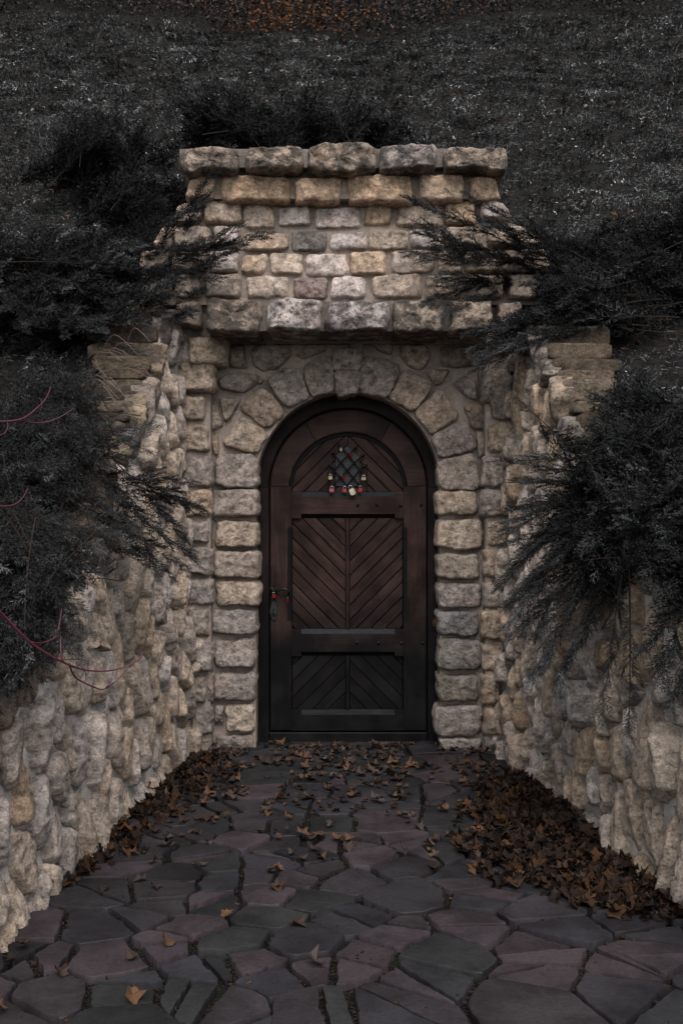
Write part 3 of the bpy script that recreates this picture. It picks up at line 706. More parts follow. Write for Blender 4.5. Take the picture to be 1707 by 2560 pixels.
# kick board, threshold
panel('kick_board', [(619.5, 1679), (979.5, 1679), (979.5, 1706), (619.5, 1706)], -.012, .045, M_woodf, .006)
panel('threshold_strip', [(636, 1707), (968, 1707), (968, 1714), (636, 1714)], -.012, .075, M_ironlight, .002)
mb = MB()
for i in range(34):
    q = W(641 + i * 9.8, 1710.5, DD); mb.tube([(q.x, DD - .074, q.z), (q.x, DD - .080, q.z)], .0045, 6)
tag(mb.build('rivet', M_iron, door), kind='stuff')
for (bx, by) in ((860, 948), (1008, 945), (1193, 952), (1352, 948)):
    x, y = cr(bx, by); q = W(x, y, DD); mb = MB(); mb.tube([(q.x, DD - .03, q.z), (q.x, DD - .041, q.z), (q.x, DD - .045, q.z)], [.011, .0095, .004], 8); mb.build('bolt', M_iron, door)
for (bx, by) in ((853, 640), (1020, 643), (1200, 645), (1365, 645)):
    q = WF(620 + bx / 3.136, 1400 + by / 3.136, DD); mb = MB(); mb.tube([(q.x, DD - .03, q.z), (q.x, DD - .041, q.z), (q.x, DD - .045, q.z)], [.011, .0095, .004], 8); mb.build('bolt', M_iron, door)
for fx, fy in ((1085, 1238), (1086, 1300), (1088, 1590), (1086, 1650)):
    q = WF(fx, fy, DD - .05); mb = MB(); mb.tube([(q.x, DD - .05, q.z), (q.x, DD - .062, q.z), (q.x, DD - .064, q.z)], [.009, .008, .003], 8); mb.build('bolt', M_iron, door)
# grille
def gp(x, y, off): 
    q = WF(780 + x / 8.711, 1080 + y / 8.711, DD); return Vector((q.x, DD - off, q.z))
pane = [(765, 290), (1030, 540), (1030, 1180), (505, 1180), (505, 510)]
P = [gp(x, y, 0) for x, y in pane]
mb = MB(); mb.prism(ccw([(p.x, p.z) for p in P]), .0105, .0125); 
gl = mb.build('viewing_pane', M_pane, door, frame((0, DD, 0), (1, 0, 0), (0, 0, 1), (0, -1, 0)))
mb = MB(); r = 38
for row in range(14):
    for cl_ in range(9):
        cx = 510 + cl_ * r * 1.732 + (row % 2) * r * .866; cy = 300 + row * r * 1.5 * 1.1
        hw = 265 * min(1, (cy - 285) / 250)
        if abs(cx - 767) > hw or cy > 1170: continue
        for k in range(3):
            a1, a2 = math.radians(30 + 60 * k), math.radians(90 + 60 * k)
            mb.tube([gp(cx + r * math.cos(a1), cy + r * math.sin(a1), .0145), gp(cx + r * math.cos(a2), cy + r * math.sin(a2), .0145)], .0011, 3, False)
tag(mb.build('wire_mesh', M_iron, door), kind='stuff')
grille = bpy.data.objects.new('grille', None); COL.objects.link(grille); grille.parent = door; grille.matrix_parent_inverse = parent_world(door).inverted()
P.append(P[0]); mb = MB(); mb.tube([Vector((p.x, DD - .014, p.z)) for p in P], .0028, 4, False); mb.build('pane_edge', M_iron, grille)
bars = [[(600, 290), (780, 500), (910, 670), (1045, 835)], [(450, 450), (620, 665), (770, 840), (900, 1010), (1065, 1200)], [(420, 750), (490, 850), (620, 1000), (755, 1165)]]
bars2 = [[(960, 340), (780, 510), (625, 670), (490, 830), (395, 935)], [(1110, 510), (910, 680), (765, 840), (610, 1010), (425, 1195)], [(1130, 745), (1030, 840), (900, 990), (760, 1165)], [(1060, 860), (1115, 930)]]
for bl, off in ((bars, .030), (bars2, .037)):
    for b_ in bl:
        mb = MB(); mb.tube([gp(x, y, off) for x, y in b_], .0052, 6); 
        if b_[0][0] != 1060:
            c = gp(b_[0][0], b_[0][1], off); d_ = (gp(b_[1][0], b_[1][1], off) - c).normalized()
            mb.tube([c - d_ * .012, c - d_ * .006, c, c + d_ * .010, c + d_ * .016], [.003, .010, .012, .010, .005], 7)
            mb.tube([c, Vector((c.x, DD - .008, c.z))], .004, 5)
        mb.build('bar', M_iron, grille, None, True, None, 50)
for xx, ya, yb in ((350, 690, 1300), (1185, 700, 1290)):
    mb = MB(); mb.tube([gp(xx, ya, .016), gp(xx, yb, .016)], .0042, 6); mb.build('bar', M_iron, grille)
# handle set
def hp(x, y, off): q = WF(650 + x / 13.07, 1430 + y / 13.07, DD); return Vector((q.x, DD - off, q.z))
mb = MB(); c = hp(450, 600, .036)
for k in range(14):
    a = 2 * PI * k / 14 + .1; rr = .036 if k % 2 else .028
    e = c + Vector((math.cos(a) * rr, -.006, math.sin(a) * rr)); mb.tube([c, c.lerp(e, .5) + Vector((0, -.008, 0)), e], [.006, .0055, .0012], 5)
mb.tube([c, c + Vector((0, -.02, 0)), c + Vector((0, -.026, 0))], [.014, .012, .004], 8)
mb.build('handle_rosette', M_iron, door, None, True, None, 50)
mb = MB(); mb.tube([hp(470, 600, .060), hp(600, 590, .068), hp(700, 540, .072), hp(830, 520, .074), hp(930, 580, .074), hp(975, 680, .07), hp(930, 730, .066)], [.007, .007, .008, .009, .009, .009, .005], 7); mb.build('lever', M_iron, door, None, True, None, 60)
mb = MB(); n_ = 22
oc = hp(460, 1250, 0); pts = [(math.cos(2 * PI * k / n_) * .0255 * (1 + .07 * math.cos(6 * PI * k / n_ * 2)), math.sin(2 * PI * k / n_) * .066 * (1 + .05 * math.sin(8 * PI * k / n_))) for k in range(n_)]
mb.prism(pts, .035, .043, .003); esc = mb.build('escutcheon', M_ironlight, door, frame((oc.x, DD, oc.z), (1, 0, 0), (0, 0, 1), (0, -1, 0)))
mb = MB(); kq = hp(460, 1200, .0432); mb.tube([kq, kq + Vector((0, -.002, 0))], .0065, 8); mb.box(kq.x - .003, kq.x + .003, kq.y - .0018, kq.y, kq.z - .016, kq.z); mb.build('keyhole', M_iron, esc)
for k in range(6):
    a = PI * (.12 + k * .152); mb = MB(); s0 = hp(460, 1300, .043)
    mb.tube([s0, s0 + Vector((math.cos(a) * .018, -.004, -math.sin(a) * .034))], [.004, .0012], 5); mb.build('petal', M_iron, esc)

# padlocks: body + shackle, hanging from bars or handle
def padlock(label, q, w_, h_, mt, ang=0.0, yaw=0.0, off=.05):
    t_ = thing('padlock', label, 'padlock', tuple(q), 'padlocks hanging on the door')
    Rm = Matrix.Translation(q) @ Matrix.Rotation(yaw, 4, 'Z') @ Matrix.Rotation(ang, 4, 'Y')
    n = 20; pts = []
    for k in range(n):
        a = 2 * PI * k / n; ex = 5
        cx, cz = math.cos(a), math.sin(a); r = (abs(cx) ** ex + abs(cz) ** ex) ** (-1 / ex)
        pts.append((cx * r * w_ / 2, cz * r * h_ / 2 - h_ / 2 - h_ * .55))
    mb = MB(); mb.prism(pts, -w_ * .22, w_ * .22, w_ * .05)
    # local z of the prism is the lock's thickness: turn it to face the viewer
    mb.build('body', mt, t_, Rm @ frame((0, 0, 0), (1, 0, 0), (0, 0, 1), (0, -1, 0)))
    mb = MB(); rr = w_ * .30
    arc = [(-rr, 0, -h_ * .62)] + [(rr * math.cos(PI - PI * k / 8), 0, -h_ * .28 + rr * math.sin(PI * k / 8) * .9) for k in range(9)] + [(rr, 0, -h_ * .62)]
    mb.tube(arc, w_ * .075, 6); mb.build('shackle', M_steel, t_, Rm, True)
    return t_
S_ = 8.711 * F / DD
def pl(label, cx, top, wpx, hpx, mt, ang=0, yaw=0, off=.052):
    q = gp(cx, top, off); padlock(label, q, .9 * wpx / S_, .9 * hpx / S_, mt, ang, yaw)
pl('small brass padlock at the very top of the door grille', 628, 330, 62, 66, M_brass, 0, .3, .045)
pl('dark red padlock hanging slanted in the upper right of the grille', 830, 440, 52, 95, M_red, -.35, .9, .045)
pl('engraved brass padlock beside the left upright bar of the grille', 398, 925, 96, 86, M_brass, 0, .1)
pl('brass padlock with a plain face beside the right upright bar', 1115, 955, 108, 74, M_brass, 0, 0)
pl('slim dark red padlock slanted across the middle of the grille', 645, 925, 48, 105, M_red, -.55, .8, .045)
pl('faded pink padlock at the lower left end of the grille', 432, 1190, 115, 90, M_pink, .02, 0)
pl('bright red padlock beside the big pale brass one', 706, 1190, 108, 92, M_red, .0, 0, .050)
pl('largest pale brass padlock tilted at the foot of the grille', 810, 1165, 135, 165, M_brassbig, -.42, .1, .066)
pl('red padlock at the lower right end of the grille', 1045, 1175, 100, 98, M_red, .05, .2)
padlock('red padlock hanging under the leafy rosette of the door handle', hp(475, 640, .062), .026, .024, M_redshade, 0, .3)
padlock('narrow red padlock hanging from the tip of the door lever', hp(930, 770, .072), .012, .026, M_redshade, 0, .9)

# ------------------------------------------------------------------ retaining walls
def retaining(side, label):
    TOP = TOPL if side < 0 else TOPR; X = XL if side < 0 else XR
    wl = thing('retaining_wall', label, 'wall', (side * 1.1, 4.3, 0))
    N_ = Vector((1, .103, .035)).normalized() if side < 0 else Vector((-1, .125, .035)).normalized()
    # mortar body
    ny, nh = 90, 46; verts = []; faces = []; y0, y1 = 2.2, 6.40
    for i in range(ny + 1):
        y = y0 + (y1 - y0) * i / ny; T = interp(TOP, y) - .17
        for j in range(nh + 1):
            h = -.05 + (T + .05) * j / nh; x = X(y, h) - side * 0
            e = .018 * nz((y * 5, h * 5, side)) + .007 * nz((y * 17, h * 17, side))
            verts.append((x + side * (.010 + e), y, h))
        verts.append((X(y, T) + side * .30, y, T)); verts.append((X(y, 0) + side * .36, y, -.05))
    n = nh + 3
    for i in range(ny):
        for j in range(n):
            a, b_ = i * n + j, i * n + (j + 1) % n
            q = (a, b_, b_ + n, a + n); faces.append(q if side > 0 else tuple(reversed(q)))
    faces.append(tuple(range(n)) if side < 0 else tuple(reversed(range(n)))); faces.append(tuple(reversed(range(ny * n, ny * n + n))) if side < 0 else tuple(range(ny * n, ny * n + n)))
    mesh_obj('mortar_core', verts, faces, M_mortar, wl, None, True, (.36, .335, .305, 1), 50)
    # face stones
    random.seed(31 + side); seeds = []; tries = 0
    while tries < 5000:
        tries += 1; y = random.uniform(2.15, 6.38); h = random.uniform(-.05, 2.85)
        if h > interp(TOP, y) - .02: continue
        md = random.choice([.13, .17, .22, .26, .29])
        if all(((y - s[0]) * 1.25) ** 2 + ((h - s[1]) * .74) ** 2 > md * md for s in seeds): seeds.append((y, h))
    cells = voronoi(seeds, (2.1, 6.40, -.26, 3.0), .62)
    cols = [(.63, .52, .425), (.66, .555, .47), (.59, .485, .40), (.68, .60, .56), (.60, .47, .355), (.53, .46, .42)]
    for P, s in zip(cells, seeds):
        if len(P) < 3: continue
        sl_ = (interp(TOP, s[0] + .12) - interp(TOP, s[0] - .12)) / .24; c_ = interp(TOP, s[0]) - .03 - sl_ * s[0]
        P = clip(P, -sl_, 1, c_)
        if len(P) < 3: continue
        P = inset(ccw(P), random.choice([.007, .010, .014, .020]))
        if area(P) < .006: continue
        # lop a corner or two so that outlines are less regular
        c0 = Vector((sum(p[0] for p in P) / len(P), sum(p[1] for p in P) / len(P)))
        for _ in range(random.choice([0, 1, 2, 3])):
            a = random.uniform(0, 2 * PI); d_ = Vector((math.cos(a), math.sin(a))); mx = max((Vector(p) - c0).dot(d_) for p in P)
            P2 = clip(P, d_.x, d_.y, c0.dot(d_) + mx * random.uniform(.62, .82))
            if len(P2) > 3: P = P2
        cy_, ch_ = s[0], max(s[1], .0)
        O = Vector((X(cy_, ch_), cy_, ch_))
        U = Vector((0, 1, 0)) if side < 0 else Vector((0, -1, 0))
        U = (U - N_ * U.dot(N_)).normalized(); V = N_.cross(U)
        Q = [((p[0] - cy_) * (1 if side < 0 else -1), p[1] - ch_) for p in P]
        sz = math.sqrt(abs(area(Q)))
        pr = random.uniform(.03, .07) * min(1.2, sz / .2) * (.75 if ch_ < .2 else 1)
        stone('stone', Q, O, U, V, N_, pr, .07, .0095, M_lime, wl, jit(tuple(q_ * (.72 if ch_ > interp(TOP, cy_) - .22 else 1) for q_ in random.choice(cols)), .12, random.choice([0, .05, .1, .3]) + (.6 if ch_ > interp(TOP, cy_) - .22 else 0)), n=40, t0=.13, chai=1, wob=.018, tilt=.20, pw=2.6, fac=(5, .10, .75))  # wall-top stones: colour and stain darkened to offset their sky-lit brightness
    # stepped coping slabs
    if side < 0: st = [(5.97, 2.80), (5.90, 2.66), (5.84, 2.52), (5.72, 2.43), (5.62, 2.33), (5.54, 2.27), (5.46, 2.20), (5.36, 2.13), (5.30, 2.06), (5.20, 2.00), (5.08, 1.92), (4.95, 1.83), (4.82, 1.75), (4.68, 1.66), (4.54, 1.57), (4.42, 1.49), (4.28, 1.38), (4.13, 1.27), (3.98, 1.16), (3.84, 1.05), (3.7, .95), (3.5, .84), (3.3, .73), (3.1, .62), (2.9, .51), (2.65, .40), (2.4, .28)]
    else: st = [(5.95, 2.74), (5.82, 2.62), (5.68, 2.49), (5.58, 2.39), (5.47, 2.31), (5.40, 2.25), (5.33, 2.18), (5.24, 2.11), (5.13, 2.04), (5.02, 1.95), (4.9, 1.87), (4.76, 1.78), (4.62, 1.68), (4.48, 1.58), (4.36, 1.48), (4.22, 1.38), (4.08, 1.28), (3.94, 1.17), (3.8, 1.06), (3.6, .94), (3.4, .82), (3.2, .70), (3.0, .57), (2.75, .44), (2.5, .31)]
    for k, (y, h) in enumerate(st):
        nxt = st[k + 1][1] if k + 1 < len(st) else h - .1
        th = max(.045, h - nxt - .004)
        xi = X(y, h); wd = random.uniform(.26, .42)
        a, b_ = (xi - wd, xi - .012) if side < 0 else (xi + .012, xi + wd)
        P = rect_m(a, h - th, b_, h)
        stone('coping_slab', P, (0, y + .02, 0), NX, NZ, NNY, .012, .30, .005, M_lime, wl, jit(random.choice([(.16, .125, .095), (.11, .086, .066), (.20, .16, .12)]), .2, .5), n=34, t0=.06, chai=1, wob=.003, ts=[0, .06, .25, .5, .75], fac=(1, .02, .1))
    return wl
def rect_m(x0, z0, x1, z1):
    r = lambda: random.uniform(-.006, .006)
    return [(x0 + r(), z0 + r()), (x1 + r(), z0 + r()), (x1 + r(), z1 + r()), ((x0 + x1) / 2, z1 + r()), (x0 + r(), z1 + r())]
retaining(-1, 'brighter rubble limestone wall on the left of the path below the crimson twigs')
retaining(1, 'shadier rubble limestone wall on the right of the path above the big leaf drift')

# ------------------------------------------------------------------ grass on the bank
def rotm(n):
    """n random rotation frames (n,3,3) with z up-ish"""
    a = np.random.uniform(0, 2 * np.pi, n); c, s = np.cos(a), np.sin(a)
    M = np.zeros((n, 3, 3)); M[:, 0, 0] = c; M[:, 0, 1] = -s; M[:, 1, 0] = s; M[:, 1, 1] = c; M[:, 2, 2] = 1
    return M
def noise_np(X, Y, s, z=0.0): return np.array([nz((float(x) * s, float(y) * s, z)) for x, y in zip(X, Y)])
def inside_bank(X, Y):
    ok = np.ones(len(X), bool)
    for i, (x, y) in enumerate(zip(X, Y)):
        if y < 6.6 and XL(y, interp(TOPL, y)) - .20 < x < XR(y, interp(TOPR, y)) + .20: ok[i] = False
        elif 6.0 < y < 8.0 and abs(x) < 1.22: ok[i] = False
    return ok
def grass():
    Ys = []; Xs = []
    for (ya, yb, dens) in ((4.4, 7.0, 420), (7.0, 10.0, 520), (10, 13, 430), (13, 16.5, 330)):
        A = (yb - ya) * 2 * (.36 * (ya + yb) / 2 + .5); n = int(A * dens)
        y = np.random.uniform(ya, yb, n); x = np.random.uniform(-1, 1, n) * (.36 * y + .5); Xs.append(x); Ys.append(y)
    X = np.concatenate(Xs); Y = np.concatenate(Ys); ok = inside_bank(X, Y); X, Y = X[ok], Y[ok]
    up = np.array([15.75 + .55 * nz((float(a) * .6, 0, 2)) - .75 * math.exp(-((float(a) + .2) / 1.7) ** 4) + .06 * abs(a) for a in X]); k_ = Y < up; X, Y = X[k_], Y[k_]
    hole = noise_np(X, Y * 1.5, 5.5, 2) + .5 * noise_np(X, Y, 13, 6); ok = hole > -.30; X, Y = X[ok], Y[ok]
    Z = hill_np(X, Y) - .01
    patch = noise_np(X, Y * 2.2, 1.1, 3) + .6 * noise_np(X, Y * 2.5, 3.4, 8)       # pale dry streaks
    tone = 1 + .45 * noise_np(X, Y, .9, 5)
    B = 8; n = len(X)
    out = np.zeros((n * B * 2, 3, 3), np.float32); cols = np.zeros((n * B * 2, 3), np.float32)
    for b_ in range(B):
        a = np.random.uniform(0, 2 * np.pi, n); L = np.random.uniform(.03, .075, n) * (1 + .9 * noise_np(X, Y, 3.1, 7)); lean = np.random.uniform(.7, 1.5, n)
        w_ = np.random.uniform(.0028, .006, n) * (Y / 9.0) ** .8
        d = np.stack([np.cos(a), np.sin(a)], 1)
        bx = X + np.random.uniform(-.035, .035, n); by = Y + np.random.uniform(-.035, .035, n); bz = Z + .68 * (by - Y)
        base = np.stack([bx, by, bz], 1)
        s1 = np.sin(lean * .6) * L * .55; c1 = np.cos(lean * .6) * L * .55
        # blades flop downhill (towards -y)
        mid = base + np.stack([d[:, 0] * s1, d[:, 1] * s1 - .25 * L, c1], 1)
        tip = mid + np.stack([d[:, 0] * np.sin(lean * 1.4) * L * .6, d[:, 1] * np.sin(lean * 1.4) * L * .6 - .35 * L, np.cos(lean * 1.5) * L * .45], 1)
        side = np.stack([np.ones(n), np.random.uniform(-.5, .5, n), np.random.uniform(-.6, .6, n)], 1) * w_[:, None]
        i0 = b_ * 2 * n
        out[i0:i0 + n, 0] = base - side; out[i0:i0 + n, 1] = base + side; out[i0:i0 + n, 2] = mid + side * .8
        out[i0 + n:i0 + 2 * n, 0] = mid - side * .9; out[i0 + n:i0 + 2 * n, 1] = mid + side * .9; out[i0 + n:i0 + 2 * n, 2] = tip
        g_ = np.random.uniform(.012, .12, n) * tone * np.clip(1 + 1.3 * noise_np(X, Y * 1.4, 2.6, 11), .35, 1.8)
        pale = np.random.uniform(0, 1, n) < np.clip(.02 + .42 * (patch - .18), .006, .36)
        g_ = np.where(pale, np.random.uniform(.25, .75, n), g_)
        br = np.random.uniform(0, 1, n) < .04
        c = np.stack([g_ * .97, g_ * 1.0, g_ * 1.0], 1); c[br] = np.array([.10, .055, .03])
        c[pale] *= np.array([1.0, .97, .98])
        cols[i0:i0 + n] = c; cols[i0 + n:i0 + 2 * n] = c
    o = tri_obj('grass', out, cols, M_grass)
    tag(o, 'short matted dull grass with pale dry flecks covering the hillside', 'grass', kind='stuff')
grass()

# ------------------------------------------------------------------ leaves
def leaf_shape(k):
    """crumpled lobed leaf, about 1 unit wide, as triangles (n,3,3)"""
    rnd = random.Random(k); L = rnd.choice([5, 5, 7]); pts = []
    m = L * 2
    for i in range(m):
        a = -PI / 2 + .25 + (2 * PI - .5) * i / (m - 1)
        r = (rnd.uniform(.38, .56) if i % 2 else rnd.uniform(.25, .36)) * (1.1 if abs(a - PI / 2) < .8 else .9)
        pts.append((math.cos(a) * r, math.sin(a) * r))
    cu = rnd.uniform(.8, 3.0); cv = rnd.uniform(-.8, .8); cr_ = rnd.uniform(-1.2, 1.2)
    def Z(x, y): return cu * (x * x) * rnd.choice([1, 1, .6]) + cv * y * y + cr_ * x * y + .05 * rnd.uniform(-1, 1)
    V = [(x, y, Z(x, y)) for x, y in pts]; c = (0, -.03, 0)
    T = [(c, V[i], V[i + 1]) for i in range(m - 1)] + [(c, V[-1], V[0])]
    T.append(((-.012, -.28, .0), (.012, -.28, 0), (rnd.uniform(-.08, .08), -.62, rnd.uniform(0, .12))))
    return np.array(T, np.float32)
LEAF = [leaf_shape(k) for k in range(10)]
LC = .62 * np.array([(.034, .018, .012), (.050, .026, .015), (.024, .014, .011), (.075, .038, .020), (.018, .012, .010), (.11, .052, .022), (.045, .030, .024), (.062, .042, .034)])
def euler_np(n, tilt):
    rx = np.random.normal(0, tilt, n); ry = np.random.normal(0, tilt, n); rz = np.random.uniform(0, 2 * np.pi, n)
    cx, sx, cy, sy, cz, sz = np.cos(rx), np.sin(rx), np.cos(ry), np.sin(ry), np.cos(rz), np.sin(rz); o = np.zeros(n); i = np.ones(n)
    RX = np.stack([i, o, o, o, cx, -sx, o, sx, cx], 1).reshape(n, 3, 3); RY = np.stack([cy, o, sy, o, i, o, -sy, o, cy], 1).reshape(n, 3, 3); RZ = np.stack([cz, -sz, o, sz, cz, o, o, o, i], 1).reshape(n, 3, 3)
    return RZ @ RY @ RX
def scatter(shapes, pos, size, tilt, palette, probs=None):
    n = len(pos); R = euler_np(n, tilt) * np.asarray(size)[:, None, None]; out = []; cols = []
    which = np.random.randint(0, len(shapes), n); ci = np.random.choice(len(palette), n, p=probs); C = palette[ci] * np.random.uniform(.7, 1.25, (n, 1))
    for k, S in enumerate(shapes):
        idx = np.where(which == k)[0]
        if len(idx) == 0: continue
        T = np.einsum('nij,tvj->ntvi', R[idx], S) + pos[idx][:, None, None, :]
        out.append(T.reshape(-1, 3, 3)); cols.append(np.repeat(C[idx], len(S), 0))
    return np.concatenate(out), np.concatenate(cols)
LCD = LC * .62
def drift(name, label, side, y0, y1, wid, n, hmax):
    """pile of leaves against a wall foot; wid(y) its width"""
    P = []; 
    while len(P) < n:
        y = random.uniform(y0, y1); W_ = wid(y)
        if random.random() > W_ / .8: continue
        t = random.random() ** 1.35 * W_ * (1 + .22 * nz((y * 4, side * 3, 0)))
        x = (XR(y) - .03 - t) if side > 0 else (XL(y) + .03 + t)
        if t > W_ * .75 and nz((x * 7, y * 7, 2)) < 0: continue
        hh = hmax * max(0, 1 - t / W_) ** .7 * (.6 + .8 * nz((x * 4, y * 4, 9)) + .4)
        P.append((x, y, .022 + random.random() * max(.01, hh)))
    pos = np.array(P); T, C = scatter(LEAF, pos, np.random.uniform(.03, .09, n), .55, LCD)
    T[:, :, 2] = np.maximum(T[:, :, 2], .012)
    o = tri_obj(name, T, C, M_deadleaf); tag(o, label, 'fallen leaves', kind='stuff')
drift('leaf_drift', 'deep drift of brown dead leaves against the foot of the right wall', 1, 3.68, 5.75, lambda y: interp([(3.65, .12), (3.9, .52), (4.2, .72), (4.8, .62), (5.3, .48), (5.8, .12)], y), 1700, .035)
drift('leaf_drift', 'thinner drift of brown dead leaves along the foot of the left wall', -1, 4.0, 6.2, lambda y: interp([(3.9, .03), (4.4, .16), (5.0, .24), (5.5, .36), (5.9, .34), (6.3, .15)], y), 430, .025)
# crumbs in the joints
n = 7500; pos = np.stack([np.random.uniform(-1.5, 1.5, n), 2.3 + 4.2 * np.random.uniform(0, 1, n), np.random.uniform(-.012, .004, n)], 1)
T, C = scatter([s[:4] for s in LEAF[:4]], pos, np.random.uniform(.012, .034, n), .3, LC)
tag(tri_obj('leaf_crumbs', T, C * .8, M_deadleaf), 'crumbled leaf bits and grit in the joints of the paving', 'leaf debris', kind='stuff')
n = 620; yy = 4.6 + 1.95 * np.random.uniform(0, 1, n) ** .6; xx = np.random.uniform(-.9, .95, n); k_ = np.array([nz((float(a) * 3, float(b_) * 4, 5)) > -.12 for a, b_ in zip(xx, yy)]); xx, yy = xx[k_], yy[k_]
T, C = scatter(LEAF, np.stack([xx, yy, np.random.uniform(.018, .03, len(xx))], 1), np.random.uniform(.03, .06, len(xx)), .22, LC)
tag(tri_obj('small_leaves', T, C, M_deadleaf), 'many small brown leaves strewn over the paving before the door', 'fallen leaves', kind='stuff')
# single leaves lying about
leafmats = []
for i, c in enumerate(LC):
    m, t, b = mat('dead_leaf_%s' % 'abcdefgh'[i], .7, .25)
    v = objcoord(t); n1 = noisen(t, v, 60, 4); t.links.new(mixc(t, 1.0, tuple(c) + (1,), ramp_col(t, n1, .6, 1.4), 'MULTIPLY'), b.inputs['Base Color']); leafmats.append(m)
leafmesh = []
for k in range(24):
    S = LEAF[k % 10]; vs_ = [tuple(map(float, p)) for t_ in S for p in t_]; me = bpy.data.meshes.new('fallen_leaf'); me.from_pydata(vs_, [], [(3 * i, 3 * i + 1, 3 * i + 2) for i in range(len(S))]); me.materials.append(leafmats[k % 8]); leafmesh.append(me)
random.seed(77); np.random.seed(77)
def put_leaf(x, y, z, s, label='curled brown maple leaf lying loose on the grey paving', group='dead leaves scattered over the paving', tilt=.22):
    o = bpy.data.objects.new('fallen_leaf', random.choice(leafmesh)); COL.objects.link(o)
    o.location = (x, y, z + .012); o.scale = (s, s, s); o.rotation_euler = (random.gauss(0, tilt), random.gauss(0, tilt), random.uniform(0, 6.28))
    tag(o, label, 'leaf', group); return o
cnt = 0
while cnt < 296:
    y = random.choice([random.uniform(4.3, 6.55), random.uniform(5.5, 6.55), random.uniform(5.2, 6.5), random.uniform(3.0, 5)]); x = random.uniform(XL(y) + .06, XR(y) - .06)
    if y < 4.2 and random.random() > .35: continue
    k = .5 + nz((x * 3, y * 3, 5)) * 1.6 + (.25 if abs(x) > .45 else 0)
    if random.random() > k: continue
    put_leaf(x, y, .014, random.uniform(.045, .09)); cnt += 1
q = WF(1088, 1563, 6.56); o = put_leaf(q.x, 6.585, q.z, .07, 'bright orange leaf caught beside the door frame against the right stones', None, .1); o.rotation_euler = (1.4, .3, .2); o.data = leafmesh[5]
q = G(705, 1856); put_leaf(q[0], 6.55, .02, .09, 'orange brown leaf curled at the left end of the door sill', None).data = leafmesh[5]
# leaves dropped on the bank
n = 2600; yy = np.random.uniform(4.8, 15.8, n); xx = np.random.uniform(-1, 1, n) * (.36 * yy + .4); ok = inside_bank(xx, yy); xx, yy = xx[ok], yy[ok]
pos = np.stack([xx, yy, hill_np(xx, yy) + .03], 1)
PB = np.array([(.03, .022, .02), (.05, .03, .022), (.02, .018, .018), (.20, .18, .18), (.07, .035, .016), (.12, .11, .11)])
T, C = scatter([s[:6] for s in LEAF], pos, np.random.uniform(.03, .075, len(xx)), .5, PB)
tag(tri_obj('bank_leaves', T, C, M_deadleaf), 'small dead leaves caught in the grass of the hillside', 'fallen leaves', kind='stuff')

# ------------------------------------------------------------------ junipers
def frond_fine(k, nt=14, spikes=4):
    rnd = np.random.RandomState(100 + k); T = []; Cb = []
    def blade(a, d, l, w_, nrm):
        s = np.cross(d, nrm); s = s / (np.linalg.norm(s) + 1e-9) * w_
        T.append((a - s, a + s, a + d * l))
    def ax(x): return np.array([x, .05 * math.sin(x * 3 + k), -.16 * x * x + .10 * x])
    for i in range(4):   # the stem
        a, b_ = ax(i / 4), ax((i + 1) / 4); d = b_ - a; l = np.linalg.norm(d); blade(a, d / l, l * 1.5, .010 * (1 - i / 5), np.array([0, 0, 1.]))
    for i in range(nt):
        x = .06 + .92 * i / nt; s = 1 if i % 2 else -1
        a = ax(x); l = (.36 * (1 - x) ** .75 + .07) * rnd.uniform(.75, 1.2); an = rnd.uniform(.45, .85) * s; el = rnd.uniform(-.35, .5)
        d = np.array([math.cos(an) * math.cos(el), math.sin(an) * math.cos(el), math.sin(el)])
        nrm = rnd.normal(0, 1, 3); blade(a, d, l, .018, nrm)
        for j in range(spikes):
            t = (j + .5) / spikes; p = a + d * l * t
            for s2 in ((1, -1) if j % 2 == 0 else (1,)):
                e = np.cross(d, rnd.normal(0, 1, 3)); e /= np.linalg.norm(e) + 1e-9
                d2 = d * .8 + e * .6; d2 /= np.linalg.norm(d2); blade(p, d2, l * .38 * (1.15 - t) + .03, .017, rnd.normal(0, 1, 3))
    return np.array(T, np.float32)
def frond_bushy(k, nt=12, needles=8):
    rnd = np.random.RandomState(300 + k); T = []
    def ax(x): return np.array([x, .08 * math.sin(x * 3 + k), .12 * x - .10 * x * x])
    def blade(a, d, l, w_):
        s = np.cross(d, rnd.normal(0, 1, 3)); s = s / (np.linalg.norm(s) + 1e-9) * w_; T.append((a - s, a + s, a + d * l))
    for i in range(nt):
        x = .05 + .92 * i / nt; a = ax(x); l = (.24 * (1 - x) ** .6 + .09) * rnd.uniform(.8, 1.2); an = rnd.uniform(0, 6.28); 
        d = np.array([.75, .66 * math.cos(an), .66 * math.sin(an)]); d /= np.linalg.norm(d)
        for j in range(needles):
            t = (j + 1) / needles; p = a + d * l * t; e = rnd.normal(0, 1, 3); d2 = d * 1.0 + e * .45; d2 /= np.linalg.norm(d2)
            blade(p - d2 * .02, d2, .11 * rnd.uniform(.8, 1.2), .017)
    return np.array(T, np.float32)
FINE = [frond_fine(k) for k in range(8)]; BUSHY = [frond_bushy(k) for k in range(6)]
print('frond tris', len(FINE[0]), len(BUSHY[0]))
def bezier(a, c, b_, n): return [a * (1 - t) ** 2 + c * 2 * t * (1 - t) + b_ * t * t for t in [i / n for i in range(n + 1)]]
